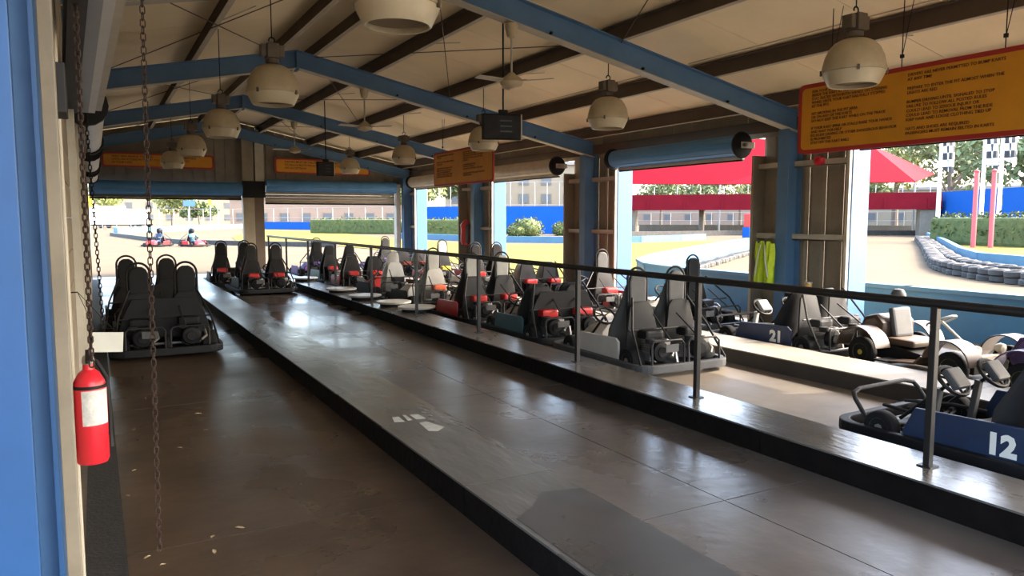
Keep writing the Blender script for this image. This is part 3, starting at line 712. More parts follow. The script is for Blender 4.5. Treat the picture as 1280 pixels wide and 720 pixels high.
def front_hoop():
    return MB().tube([(-0.42, 0.80, 0.14), (-0.42, 0.90, 0.27), (-0.40, 0.93, 0.31), (-0.30, 0.95, 0.33), (0.30, 0.95, 0.33), (0.40, 0.93, 0.31), (0.42, 0.90, 0.27), (0.42, 0.80, 0.14)], 0.018, 8)
def side_panel(s):
    poly = [(-0.46, 0.11), (0.40, 0.11), (0.43, 0.15), (0.34, 0.34), (-0.40, 0.36), (-0.46, 0.32)]
    return MB().prism(poly, s*0.535, s*0.565, 'x')
def nose():
    m = MB(); secs = [(0.40, 0.20, 0.16, 0.38), (0.56, 0.26, 0.12, 0.40), (0.72, 0.30, 0.11, 0.34), (0.84, 0.29, 0.11, 0.26), (0.90, 0.24, 0.12, 0.19)]
    vs = []; fs = []
    for y, hw, z0, z1 in secs:
        vs += [(-hw, y, z0), (-hw*0.95, y, z0+(z1-z0)*0.6), (-hw*0.55, y, z1), (hw*0.55, y, z1), (hw*0.95, y, z0+(z1-z0)*0.6), (hw, y, z0)]
    for j in range(len(secs)-1):
        for i in range(6):
            a = j*6+i; b = j*6+(i+1) % 6; fs.append((a, b, b+6, a+6))
    fs += [tuple(range(6))[::-1], tuple(24+i for i in range(6))]
    return m.add(vs, fs)
def steer_col():
    return MB().tube([(0, 0.62, 0.16), (0, 0.26, 0.50)], 0.014, 8)
def steer_wheel():
    m = MB(); T = Matrix.Translation((0, 0.24, 0.52)) @ Matrix.Rotation(R(46), 4, 'X')
    pts = [T @ Vector((0.14*math.cos(R(24*k)), 0.12*math.sin(R(24*k)), 0)) for k in range(15)]
    m.tube(pts, 0.015, 7, closed=True)
    for a in (0, 120, 240):
        m.tube([T @ Vector((0, 0, 0)), T @ Vector((0.135*math.cos(R(a+30)), 0.115*math.sin(R(a+30)), 0))], 0.009, 6)
    return m
def steer_pad():
    return MB().box((0, 0.22, 0.54), (0.17, 0.16, 0.06), rx=R(50))
def upright():
    return MB().box((0, 0.36, 0.28), (0.055, 0.045, 0.34), rx=R(8))
def hoop_tube():
    return MB().tube([(-0.13, -0.44, 0.30), (-0.13, -0.43, 0.98)] + [(0.13*math.cos(R(a)), -0.42, 1.0+0.13*math.sin(R(a))) for a in range(170, -1, -17)] + [(0.13, -0.43, 0.98), (0.13, -0.44, 0.30)], 0.014, 8)
def head_pad():
    return MB().prism([(x, z) for x, z in [(-0.105, 0.62), (0.105, 0.62), (0.115, 0.98), (0.09, 1.05), (0.04, 1.085), (-0.04, 1.085), (-0.09, 1.05), (-0.115, 0.98)]], -0.455, -0.40, 'y')
def rear_guard(dbl):
    m = MB(); pr = [(-0.245, 0.20), (0.245, 0.20), (0.225, 0.34), (0.15, 0.70), (0.10, 0.76), (-0.10, 0.76), (-0.15, 0.70), (-0.225, 0.34)]
    n = len(pr); vs = []
    for t_ in (0.0, -0.02):
        for x, z in pr: vs.append((x, -0.475-0.10*(0.76-z)/0.56+0.05*abs(x)/0.245+t_, z))
    return m.add(vs, [tuple(range(n)), tuple(range(2*n-1, n-1, -1))]+[(i, n+i, n+(i+1) % n, (i+1) % n) for i in range(n)])
def belt(s_):
    return MB().add([(s_*0.05, -0.335, 0.62), (s_*0.09, -0.335, 0.62), (s_*0.05, -0.325, 0.63), (s_*0.09, -0.325, 0.63), (s_*0.10, -0.20, 0.26), (s_*0.14, -0.20, 0.26), (s_*0.10, -0.185, 0.265), (s_*0.14, -0.185, 0.265)], [(0,1,3,2), (4,6,7,5), (0,4,5,1), (2,3,7,6), (0,2,6,4), (1,5,7,3)])
def rear_cage():
    m = MB()
    for s_ in (-1, 1):
        m.tube([(s_*0.46, -0.94, 0.12), (s_*0.46, -0.93, 0.34), (s_*0.42, -0.92, 0.38), (s_*0.06, -0.92, 0.38), (s_*0.03, -0.93, 0.34), (s_*0.03, -0.94, 0.12)], 0.012, 6)
        m.tube([(s_*0.20, -0.93, 0.37), (s_*0.16, -0.56, 0.62)], 0.010, 6)
    return m.tube([(-0.52, -0.60, 0.46), (0.52, -0.60, 0.46)], 0.012, 6)
def chain_guard():
    return MB().prism([(-0.78, 0.10), (-0.46, 0.10), (-0.44, 0.20), (-0.50, 0.25), (-0.74, 0.24)], 0.0, 0.03, 'x')
def air_box():
    return MB().lathe([(0.0, 0.0), (0.05, 0.0), (0.055, 0.01), (0.055, 0.05), (0.0, 0.055)], 14, Matrix.Translation((-0.10, -0.10, 0.34)))
def exhaust():
    return MB().tube([(0.10, -0.02, 0.30), (0.16, -0.10, 0.30), (0.17, -0.16, 0.24), (0.10, -0.22, 0.20)], 0.016, 8)
def kart(loc, rz, lab, cols, dbl=True, number=None, padded=False, tall=True, hoops=True, guard=True, cowl=True, wide=False, group='parked go karts'):
    t = thing('go_kart', lab, 'go kart', loc, rz, group)
    g = cols.get
    link('bumper', km('bumper', lambda: ring_bumper(0.64, 0.99, 0.22, 0.07, 0.045, 0.135), 0.012), g('bumper', M_blk), t)
    link('floor_pan', km('pan', lambda: MB().prism([(-0.30, 0.80), (0.30, 0.80), (0.48, 0.45), (0.50, -0.80), (-0.50, -0.80), (-0.48, 0.45)], 0.055, 0.070, 'z')), g('pan', M_gry), t)
    link('frame', km('kframe', kart_frame), g('frame', M_dark), t)
    if padded: link('front_hoop', km('fhoop', front_hoop), M_gry, t)
    link('axle', km('axle', lambda: MB().tube([(-0.5, -0.62, 0.14), (0.5, -0.62, 0.14)], 0.016, 8)), M_steel, t)
    for x, y, r, wd in ((-0.50, 0.62, 0.125, 0.11), (0.50, 0.62, 0.125, 0.11), (-0.49, -0.62, 0.14, 0.17), (0.49, -0.62, 0.14, 0.17)):
        wh = link('tyre', km('tyre%.2f' % r, lambda: tyre(r, wd)), M_rubber, t, loc=(x, y, r))
        link('rim', km('rim%.2f' % r, lambda: rim(r, wd)), g('rim', M_rim), wh)
    for s in (-1, 1):
        sp = link('side_panel', km('panel%d' % s, lambda: side_panel(s), 0.01), g('panel', M_blk), t)
        if number:
            me = text_mesh('number', number, 0.19, 'CENTER', 0.001, bold=0.010)
            if s < 0: link('number', me, M_num, sp, loc=(-0.567, -0.24, 0.155), rot=(math.pi/2, 0, -math.pi/2))
            else: link('number', me, M_num, sp, loc=(0.567, -0.24, 0.155), rot=(math.pi/2, 0, math.pi/2))
    if cowl: link('nose_cowl', km('nose', nose, 0.012), g('nose', M_wht), t)
    xs = (-0.27, 0.27) if dbl else (0.0,)
    for i, x in enumerate(xs):
        st = link('seat', km('seat%d' % tall, lambda: seat_shell(tall)), g('seat', M_gry), t, loc=(x, 0.03, 0))
        if hoops:
            hp = link('headrest', km('hpad', head_pad, 0.02), g('head', g('seat', M_gry)), t, loc=(x, 0.03, 0))
            link('headrest_hoop', km('hoop', hoop_tube), g('hoop', M_dark), hp)
        link('steering_column', km('scol', steer_col), M_dark, t, loc=(x, 0, 0))
        sw_ = link('steering_wheel', km('swheel', steer_wheel), M_blk, t, loc=(x, 0, 0))
        if padded:
            link('steering_pad', km('spad', steer_pad, 0.02), g('pad', M_mgry), sw_)
            link('upright', km('upright', upright, 0.008), g('upright', M_mgry), t, loc=(x, 0, 0))
        if guard: link('rear_fairing', km('guard', lambda: rear_guard(dbl), 0.008), g('guard', M_blk), t, loc=(x, 0.0, 0))
        for s in (-1, 1): link('seat_belt', km('belt%d' % s, lambda: belt(s)), g('belt', M_kora), st)
        en = link('engine_block', km('eng', engine_block, 0.003), g('engine', M_steel), t, loc=(x, -0.68, 0))
        link('recoil_cover', km('shroud', shroud), M_blk, en)
        link('fuel_tank', km('tank', lambda: MB().box((-0.01, 0.02, 0.42), (0.24, 0.18, 0.10)), 0.03), g('shroud', M_blk), en)
        link('air_filter', km('airf', air_box), M_gry, en); link('exhaust_pipe', km('exh', exhaust), M_rim, en)
        link('muffler', km('muff', lambda: MB().tube([(0.12, -0.12, 0.33), (0.12, 0.10, 0.33)], 0.045, 12), 0.01), g('engine', M_steel), en)
    link('rear_cage', km('cage', rear_cage), M_gry, t); link('chain_guard', km('cguard', chain_guard, 0.006), g('engine', M_steel), t)
    link('licence_plate', km('lplate', lambda: MB().box((-0.20, -0.945, 0.30), (0.17, 0.008, 0.085)), 0.003), g('plate', M_mgry), t)
    if wide: link('rear_panel', km('wide', lambda: MB().prism([(-0.54, 0.22), (0.54, 0.22), (0.46, 0.50), (0.36, 0.70), (-0.36, 0.70), (-0.46, 0.50)], -0.60, -0.575, 'y'), 0.008), M_blk, t)
    for s in (-1, 1):
        link('rear_brace', km('brace%d%d' % (s, dbl), lambda: MB().tube([(s*(0.38 if dbl else 0.2), -0.46, 0.80), (s*0.52, -0.66, 0.48), (s*0.58, -0.90, 0.14)], 0.013, 6)), g('hoop', M_dark), t)
    return t
A = dict
# lane 1: dark double kart in the foreground of the left lane, one more directly ahead of it
kart((0.72, 10.75, 0), 0, 'black two seater kart waiting in the left lane, nearest of that lane', A(bumper=M_blk, seat=M_blk, head=M_blk, shroud=M_blk, engine=M_dark, nose=M_blk, belt=M_dark), wide=True)
kart((0.66, 12.85, 0), 0, 'black two seater kart just ahead of the nearest kart in the left lane', A(bumper=M_blk, seat=M_blk, head=M_blk, hoop=M_gry, engine=M_dark, nose=M_blk), wide=True)
# lane 2: two karts at the far end
kart((3.30, 17.95, 0), R(2), 'dark kart with red engine covers parked at the far end of the middle lane', A(bumper=M_gry, seat=M_gry, shroud=M_kred, nose=M_blk, panel=M_blk), dbl=True)
kart((3.02, 20.2, 0), R(-3), 'dark kart behind the red-engined one at the end of the middle lane', A(seat=M_blk, shroud=M_kred, nose=M_blk))
# lane 3
kart((5.62, 2.88, 0), R(2), 'blue kart number 12 with grey steering pads, nearest in the railing lane', A(panel=M_kblue, bumper=M_blk, seat=M_gry, pad=M_mgry, upright=M_mgry, frame=M_gry), number='12', padded=True, cowl=False)
lane3 = [
 (5.60, 7.05, 'black kart with tall grey seatbacks beyond the sunlit floor, rear bumper showing', A(bumper=M_mgry, seat=M_mgry, head=M_mgry, nose=M_wht, shroud=M_blk, engine=M_steel, panel=M_wht), {}),
 (5.55, 9.15, 'black kart with low seats and a red engine cover', A(seat=M_gry, head=M_blk, shroud=M_kred, nose=M_pale, panel=M_kteal, bumper=M_blk), dict(hoops=False, tall=False, wide=True)),
 (5.55, 11.25, 'kart with grey headrest pads, yellow belts and red white nose', A(seat=M_gry, head=M_pale, nose=M_wht, panel=M_kred, shroud=M_kred, guard=M_gry, belt=M_kyel), dict()),
 (5.55, 13.35, 'kart with tall pale teardrop seatback and orange engine cover', A(seat=M_pale, head=M_pale, guard=M_pale, shroud=M_kora, nose=M_wht, panel=M_blk), dict(dbl=False)),
 (5.55, 15.45, 'kart with white fairing behind its single seat', A(seat=M_wht, head=M_pale, guard=M_wht, shroud=M_blk, nose=M_kred), dict(dbl=False, hoops=False)),
 (5.55, 17.55, 'kart with low seats and red engine covers, far in the railing lane', A(seat=M_gry, head=M_pale, guard=M_blk, shroud=M_kred, nose=M_wht, panel=M_kred), dict(hoops=False, tall=False)),
 (5.55, 19.65, 'dark kart with teal panels, far in the railing lane', A(seat=M_gry, shroud=M_kred, panel=M_kteal, nose=M_wht), dict(hoops=False)),
 (5.55, 21.75, 'purple panelled kart, last of the railing lane', A(seat=M_gry, panel=M_kpur, nose=M_kpur, shroud=M_kpur), dict(dbl=False))]
for x, y, l, c, kw in lane3: kart((x+random.uniform(-.06, .06), y, 0), R(random.uniform(-3, 3)), l, c, **kw)
# lane 4
kart((7.92, 6.76, 0), R(1), 'blue kart number 21 with pale steering pads in the sunlit outer lane', A(panel=M_kblue, seat=M_blk, pad=M_pale, upright=M_wht, shroud=M_gry, guard=M_blk, frame=M_wht), number='21', padded=True, cowl=False, hoops=False, tall=False)
lane4 = [
 (7.90, 9.05, 'black kart with one tall hooped headrest in the outer lane, beyond number 21', A(seat=M_gry, head=M_gry, shroud=M_blk, nose=M_pale, panel=M_pale, guard=M_blk), dict(dbl=False)),
 (7.90, 11.35, 'kart with bright red covers and hooped headrest before the second pier', A(seat=M_gry, head=M_mgry, shroud=M_kred, nose=M_kred, panel=M_kred, guard=M_gry), dict(dbl=False)),
 (7.90, 13.65, 'red and white kart beside the second pier', A(seat=M_pale, head=M_pale, shroud=M_kred, nose=M_wht, panel=M_wht, guard=M_gry), dict(tall=False, hoops=False)),
 (7.90, 15.95, 'kart with black seats and red covers in front of the bushes bay', A(seat=M_blk, head=M_blk, shroud=M_kred, nose=M_wht, panel=M_wht, guard=M_blk), dict(dbl=True)),
 (7.90, 18.25, 'kart with white covers and yellow tank beside the third pier', A(seat=M_pale, head=M_wht, shroud=M_kyel, nose=M_wht, panel=M_kred, guard=M_blk), dict(dbl=False)),
 (7.90, 20.55, 'orange and white kart in the outer lane near the end wall', A(seat=M_pale, head=M_mgry, shroud=M_kora, nose=M_wht, panel=M_kteal, guard=M_mgry), dict(tall=False, hoops=False)),
 (7.90, 22.7, 'purple kart in the outer lane at the end wall', A(seat=M_gry, head=M_gry, shroud=M_kpur, nose=M_kpur, panel=M_kpur), dict(dbl=False))]
for x, y, l, c, kw in lane4: kart((x+random.uniform(-.06, .06), y, 0), R(random.uniform(-4, 4)), l, c, **kw)

# ---- old fashioned kiddie cars in the outer lane, facing the camera (-y)
def arch(y, z, r, a0, a1, x0, x1, th=0.012, n=14):
    o = [(y+r*math.cos(R(a0+(a1-a0)*k/n)), z+r*math.sin(R(a0+(a1-a0)*k/n))) for k in range(n+1)]
    i = [(y+(r-th)*math.cos(R(a0+(a1-a0)*k/n)), z+(r-th)*math.sin(R(a0+(a1-a0)*k/n))) for k in range(n+1)][::-1]
    return MB().prism(o+i, x0, x1, 'x')
def oldcar(loc, rz, lab, mf, mseat, mrim):
    t = thing('vintage_kiddie_car', lab, 'ride car', loc, rz, 'vintage style ride cars')
    for s in (-1, 1):
        xa, xb = s*0.34, s*0.58
        # flowing front fender: arch plus tail running back to the step
        f = arch(-0.55, 0.20, 0.26, 10, 175, min(xa, xb), max(xa, xb), 0.015)
        f.prism([(-0.30, 0.25), (-0.22, 0.16), (0.10, 0.135), (0.10, 0.15), (-0.20, 0.18), (-0.28, 0.26)], min(xa, xb), max(xa, xb), 'x')
        f.build('front_fender', mf, t, bevel=0.006)
        arch(0.52, 0.20, 0.27, 5, 170, min(xa, xb), max(xa, xb), 0.015).build('rear_fender', mf, t, bevel=0.006)
        MB().b2((min(xa, xb), 0.05, 0.12), (max(xa, xb), 0.28, 0.14)).build('running_board', M_blk, t, bevel=0.004)
        for y in (-0.55, 0.52):
            wh = link('tyre', km('otyre', lambda: tyre(0.17, 0.10)), M_rubber, t, loc=(s*0.46, y, 0.17))
            link('rim', km('orim', lambda: rim(0.17, 0.10)), mrim, wh)
    MB().prism([(-0.66, 0.10), (0.70, 0.10), (0.72, 0.24), (0.30, 0.26), (-0.20, 0.20), (-0.66, 0.22)], -0.28, 0.28, 'x').build('chassis', M_dark, t, bevel=0.01)
    MB().prism([(0.42, 0.26), (0.74, 0.26), (0.78, 0.36), (0.68, 0.55), (0.52, 0.60), (0.42, 0.50)], -0.27, 0.27, 'x').build('tail_body', mf, t, bevel=0.05)
    MB().tube([(-0.34, -0.55, 0.2), (0.34, -0.55, 0.2)], 0.02, 8).build('front_axle', M_steel, t)
    MB().b2((-0.24, 0.05, 0.26), (0.24, 0.40, 0.34)).build('seat_cushion', mseat, t, bevel=0.03)
    MB().box((0, 0.40, 0.50), (0.30, 0.07, 0.34), rx=R(-12)).build('seat_back', M_mgry, t, bevel=0.03)
    MB().lathe([(0.0, 0.70), (0.06, 0.70), (0.085, 0.75), (0.08, 0.82), (0.05, 0.87), (0.0, 0.88)], 14, Matrix.Translation((0, 0.45, 0))).build('headrest', M_mgry, t)
    MB().tube([(0, -0.55, 0.22), (0, -0.10, 0.56)], 0.016, 8).build('steering_column', M_cream, t)
    T = Matrix.Translation((0, -0.09, 0.57)) @ Matrix.Rotation(R(-28), 4, 'X')
    w_ = MB().tube([T @ Vector((0.15*math.cos(R(20*k)), 0.15*math.sin(R(20*k)), 0)) for k in range(18)], 0.012, 7, closed=True)
    for a in (30, 150, 270): w_.tube([T @ Vector((0, 0, 0)), T @ Vector((0.145*math.cos(R(a)), 0.145*math.sin(R(a)), 0))], 0.008, 6)
    w_.build('steering_wheel', M_pale, t)
    MB().box((0, -0.62, 0.24), (0.42, 0.05, 0.09)).build('front_bar', M_cream, t, bevel=0.012)
    for s in (-1, 1):
        MB().lathe([(0.0, 0.0), (0.05, 0.01), (0.055, 0.05), (0.03, 0.10), (0.0, 0.11)], 12, Matrix.Translation((s*0.20, -0.66, 0.34)) @ Matrix.Rotation(-math.pi/2, 4, 'X')).build('headlamp', M_cream, t)
oldcar((8.02, 4.92, 0), R(-4), 'bronze vintage style ride car with tan seat and thin steering column', M_bronze, M_tan, M_rimy)
oldcar((8.0, 3.22, 0), R(3), 'dark plum fendered vintage ride car at the right photo edge', M_plum, M_tan, M_rimy)

# ---- white lidded pads on the middle kerb island
for (x, y, sx, lab) in ((4.56, 11.45, 0.62, 'white oval pad on the kerb island, nearest of the row by the railing'), (4.50, 12.35, 0.60, 'white oval pad on the kerb island, second of the row'), (4.40, 13.65, 0.62, 'white oval pad on the kerb island, third of the row'), (4.40, 15.2, 0.62, 'white oval pad on the island under the far railing, fourth of the row'), (4.44, 18.4, 0.6, 'white oval pad at the far end of the island row')):
    t = thing('step_pad', lab, 'pad', (x, y, K), 0, 'white pads along the kerb island')
    MB().prism([(sx/2*math.cos(R(15*k)), 0.30*math.sin(R(15*k))) for k in range(24)], 0.05, 0.085, 'z').build('pad_top', M_wht, t, bevel=0.008)
    MB().prism([((sx/2-0.06)*math.cos(R(15*k)), 0.25*math.sin(R(15*k))) for k in range(24)], 0.0, 0.05, 'z').build('pad_base', M_dark, t)
# paper cup and canister standing by the first pier
t = thing('paper_cup', 'amber paper cup on the outer ledge by the blue column', 'cup', (8.98, 7.38, 0.62))
MB().lathe([(0.035, 0.0), (0.05, 0.13), (0.053, 0.135), (0.046, 0.13), (0.03, 0.01)], 14).build('cup', mat('amber cup', (0.60, 0.36, 0.10), 0.5), t)
MB().lathe([(0.053, 0.132), (0.053, 0.145), (0.04, 0.15)], 14).build('lid', M_wht, t)
t = thing('ledge_shelf', 'narrow taupe ledge at the foot of the first right pier', 'ledge', (9.08, 7.38, 0.0))
MB().b2((-0.14, -0.40, 0.58), (0.12, 0.38, 0.62)).build('shelf_board', M_taupe, t, bevel=0.006)
for y in (-0.3, 0.3): MB().b2((-0.10, y-0.03, 0), (0.10, y+0.03, 0.58)).build('shelf_bracket', M_taupe, t, smooth=0)

# ---- dry leaves on the left lane floor
for i, (px, py) in enumerate([(168,588),(204,706),(184,697),(266,671),(130,660),(225,560),(160,620),(268,690),(248,517),(182,498),(167,537),(300,660)]):
    p = gp(px, py, 0.0)
    a = random.uniform(0, 6.28); s = random.uniform(0.014, 0.028)
    vs = [(-s, 0, 0.001), (-0.3*s, -0.45*s, 0.004), (0.6*s, -0.35*s, 0.006), (1.1*s, 0, 0.003), (0.6*s, 0.35*s, 0.007), (-0.3*s, 0.45*s, 0.004), (0.1*s, 0, 0.002)]
    vs += [(x, y, z+0.0015) for x, y, z in vs]
    fs = [(k, (k+1) % 6, 6) for k in range(6)] + [((k+1) % 6+7, k+7, 13) for k in range(6)] + [(k, k+7, (k+1) % 6+7, (k+1) % 6) for k in range(6)]
    o = MB().add(vs, fs).build('dry_leaf', M_dryleaf, loc=(p.x, p.y, 0.0)); o.rotation_euler = (0, 0, a)
    tag(o, 'small dry leaf lying on the brown floor of the left lane', 'leaf', 'dry leaves on the left lane')

# ================================================================== OUTDOORS
GZ = -0.055
def sheet(name, pts, m, z, label=None):
    o = MB().prism([(p[0], p[1]) for p in pts], z-0.02, z, 'z').build(name, m, smooth=0)
    return tag(o, kind='structure')
# lawn between the building and the track
lawn = [gp(300, 304), gp(420, 306), gp(520, 316), gp(600, 336), gp(690, 356), Vector((11.5, 14.5, 0)), Vector((11.8, 14.2, 0)), gp(812, 335), gp(860, 319), gp(945, 300), gp(850, 302), gp(720, 305), gp(620, 305), gp(510, 300), gp(420, 290), gp(320, 286), gp(290, 296)]
sheet('lawn', lawn, M_grass, GZ+0.03)
lawn2 = [gp(1155, 300), gp(1195, 325), gp(1225, 335), gp(1330, 345), dp(1500, 40), dp(1500, 75), gp(1300, 297), gp(1180, 297)]
sheet('lawn', lawn2, M_grass, GZ+0.03)
sheet('track_surface', [Vector((11.0, 3, 0)), Vector((11.0, 12.5, 0)), gp(830, 330), gp(945, 301), gp(1000, 296), gp(1150, 297), gp(1170, 335), gp(1280, 353), Vector((24, 3, 0))], M_track, GZ+0.012)

def wall_path(name, lab, pts, h, th, m, cat='barrier', cap=None, group=None):
    t = thing(name, lab, cat, (pts[0].x, pts[0].y, GZ), 0, group); o = pts[0]
    for a, b in zip(pts[:-1], pts[1:]):
        a2, b2 = Vector((a.x-o.x, a.y-o.y, 0)), Vector((b.x-o.x, b.y-o.y, 0)); d = b2-a2; L = d.length
        an = math.atan2(d.y, d.x); c = (a2+b2)/2
        MB().box((c.x, c.y, h/2), (L+th*0.5, th, h), rz=an).build('wall_segment', m, t, smooth=0)
        if cap: MB().box((c.x, c.y, h+0.03), (L+th*0.6, th+0.05, 0.06), rz=an).build('cap_rail', cap, t, smooth=0)
    return t
hair = [Vector((10.75, 1.0, 0)), Vector((10.75, 4.0, 0)), Vector((10.75, 7.0, 0)), Vector((10.7, 10.0, 0)), Vector((10.75, 12.2, 0)), Vector((11.1, 13.6, 0)), Vector((12.0, 15.0, 0)), Vector((14.0, 16.9, 0)), Vector((17.5, 19.6, 0)), Vector((24, 24.3, 0)), Vector((33, 30.6, 0))]
wall_path('track_wall', 'low blue track wall just outside the right side bays', hair, 0.66, 0.16, M_trackwall, cap=M_kerblt)
def tyre_row(name, lab, pts, spacing, r, rows=2, jitter=0.03):
    t = thing(name, lab, 'tyre barrier', (pts[0].x, pts[0].y, GZ), 0, 'tyre barriers'); o = pts[0]
    me = km('btyre%.2f' % r, lambda: MB().lathe([(r*0.55, -r*0.30), (r*0.8, -r*0.36), (r, -r*0.22), (r, r*0.22), (r*0.8, r*0.36), (r*0.55, r*0.30), (r*0.5, 0.0)], 10))
    cnt = 0
    for a, b in zip(pts[:-1], pts[1:]):
        d = (b-a); d.z = 0; L = d.length; n = max(1, int(L/spacing)); d.normalize(); nn = Vector((-d.y, d.x, 0))
        for i in range(n):
            for k in range(rows):
                if cnt > 290: return t
                p = a + d*(i+0.5)*L/n - o + nn*random.uniform(-jitter, jitter)
                ob = link('tyre', me, M_rubber2, t, loc=(p.x, p.y, r*0.36+k*r*0.7), rot=(random.uniform(-.08, .08), random.uniform(-.08, .08), 0)); cnt += 1
    return t
M_rubber2 = mat('weathered tyre rubber', (0.060, 0.055, 0.048), 0.8, var=0.5, scale=3)
tyre_row('tyre_barrier', 'weathered tyre row lining the bend beyond the right side bay', [gp(1148, 300), gp(1158, 312), gp(1172, 334), gp(1190, 341), gp(1240, 350), gp(1300, 357)], 0.50, 0.27, 2)
tyre_row('tyre_barrier', 'tyre row just behind the weathered one at the bend', [gp(1156, 300), gp(1172, 315), gp(1192, 331), gp(1212, 338), gp(1250, 344), gp(1300, 350)], 0.50, 0.27, 2)
wall_path('track_kerb', 'pale blue kerb behind the tyres at the right bend', [gp(1160, 297), gp(1180, 308), gp(1200, 322), gp(1225, 331), gp(1300, 339)], 0.5, 0.25, M_kerblt)
ins = [Vector((p.x+0.45, p.y-0.28, 0)) for p in hair[5:]]
tyre_row('tyre_barrier', 'dark tyre row along the inside of the hairpin wall', ins, 0.55, 0.26, 1)
wall_path('track_kerb', 'pale blue kerb at the far side of the lawn', [gp(500, 297), gp(620, 302), gp(720, 303), gp(800, 302), gp(850, 300), gp(880, 298)], 0.45, 0.3, M_kerblt)
wall_path('track_kerb', 'pale blue kerb of the track seen through the left end door', [gp(145, 293), gp(190, 290), gp(250, 287), gp(320, 284.5)], 0.75, 0.4, M_kerblt)
wall_path('track_kerb', 'low dark border of the far lawn behind the racing karts', [gp(140, 294), gp(185, 300), gp(230, 304), gp(310, 306), gp(420, 308)], 0.30, 0.35, M_rubber2)
wall_path('track_kerb', 'dark tyre kerb past the red bridge', [gp(770, 296), gp(880, 294), gp(945, 293), gp(1000, 293), gp(1150, 293.5)], 0.5, 0.5, M_rubber2)
# royal blue walls
wall_path('boundary_wall', 'royal blue wall behind the round bushes', [dp(505, 92), dp(560, 88), dp(620, 86), dp(720, 84), dp(765, 84)], 3.1, 0.3, M_wallb, 'wall')
wall_path('boundary_wall', 'low royal blue wall seen through the right end door', [dp(325, 128), dp(400, 118), dp(505, 100)], 1.2, 0.3, M_wallb, 'wall')
wall_path('boundary_wall', 'royal blue wall behind the hedge at the right edge', [dp(1166, 90), dp(1168, 86), dp(1290, 74), dp(1400, 66)], 4.3, 0.3, M_wallb, 'wall')
t = thing('track_block', 'small blue and red barrier block at the hairpin', 'barrier', gp(938, 297), 0)
MB().box((0, 0, 0.45), (1.2, 0.8, 0.9)).build('lower_block', M_wallb, t, bevel=0.05); MB().box((0, 0, 1.5), (1.0, 0.7, 1.2)).build('upper_block', M_kred, t, bevel=0.05)

# hedges and bushes: leafy solid made of small leaves over a core
def leaf_blob(center_pts, n, size, seed):
    rnd = random.Random(seed); m = MB()
    for _ in range(n):
        c, rad = rnd.choice(center_pts)
        v = Vector((rnd.gauss(0, 1), rnd.gauss(0, 1), rnd.gauss(0, 1))).normalized()*(rnd.uniform(0.75, 1.03))
        p = Vector((c[0]+v.x*rad[0], c[1]+v.y*rad[1], max(0.02, c[2]+v.z*rad[2])))
        q = Quaternion((rnd.gauss(0, 1), rnd.gauss(0, 1), rnd.gauss(0, 1), rnd.gauss(0, 1))).normalized().to_matrix()
        s = size*rnd.uniform(0.6, 1.3)
        vs = [p+q @ Vector(k) for k in ((-s, 0, 0), (0, -s*0.45, 0), (s, 0, s*0.15), (0, s*0.45, 0))]
        m.add(vs, [(0, 1, 2, 3)])
    return m
def core(center_pts, f=0.82):
    m = MB()
    for c, r in center_pts:
        pr = []
        for k in range(7):
            a = R(-90+30*k); pr.append((max(0.001, math.cos(a)), math.sin(a)))
        m.lathe([(p[0], p[1]) for p in pr], 10, Matrix.Translation(c) @ Matrix.Diagonal((r[0]*f, r[1]*f, r[2]*f, 1)))
    return m
def bush(name, lab, loc, blobs, n, size, seed, m=M_hedge, group=None, cat='bush'):
    t = thing(name, lab, cat, (loc.x, loc.y, GZ), 0, group)
    core(blobs).build('inner_mass', m, t)
    o = leaf_blob(blobs, n, size, seed).build('foliage', m, t, smooth=0); o['kind'] = 'stuff'
def hedge_run(lab, pa, pb, h, dep, seed, n=1500):
    t = thing('clipped_hedge', lab, 'hedge', (pa.x, pa.y, GZ), math.atan2(pb.y-pa.y, pb.x-pa.x), 'clipped hedges')
    L = (pb-pa).length; rnd = random.Random(seed); k = int(L/1.2)
    bl = [((i+0.5)*L/k*1.0, 0, 0) for i in range(k)]
    blobs = [((x, 0, h*0.45), (1.1, dep/2, h*0.55*rnd.uniform(0.92, 1.08))) for x, _, _ in bl]
    m = MB().b2((0, -dep*0.42, 0), (L, dep*0.42, h*0.85)); m.build('inner_mass', M_hedge, t, bevel=0.2)
    o = leaf_blob(blobs, n, 0.16, seed).build('foliage', M_hedge, t, smooth=0); o['kind'] = 'stuff'
hedge_run('long clipped hedge seen through the right end door', dp(392, 92), dp(500, 84), 1.9, 1.6, 3)
hedge_run('clipped hedge in the last side bay, before the blue wall', dp(505, 76), dp(580, 74), 1.9, 1.6, 4)
hedge_run('clipped hedge before the blue wall at the right edge', dp(1176, 60), dp(1330, 54), 2.1, 2.2, 5, 2500)
bush('round_bush', 'largest round bush before the blue wall', dp(660, 74), [((0, 0, 0.8), (1.7, 1.4, 1.15)), ((-1.2, 0, 0.5), (1.2, 1.1, 0.8))], 900, 0.15, 11, group='round bushes')
bush('round_bush', 'round bush left of the largest one, at the pier', dp(612, 74), [((0, 0, 0.7), (1.5, 1.3, 1.0))], 600, 0.15, 12, group='round bushes')
bush('round_bush', 'small round bush at the second pier', dp(702, 76), [((0, 0, 0.6), (1.0, 1.0, 0.8))], 400, 0.15, 13, group='round bushes')
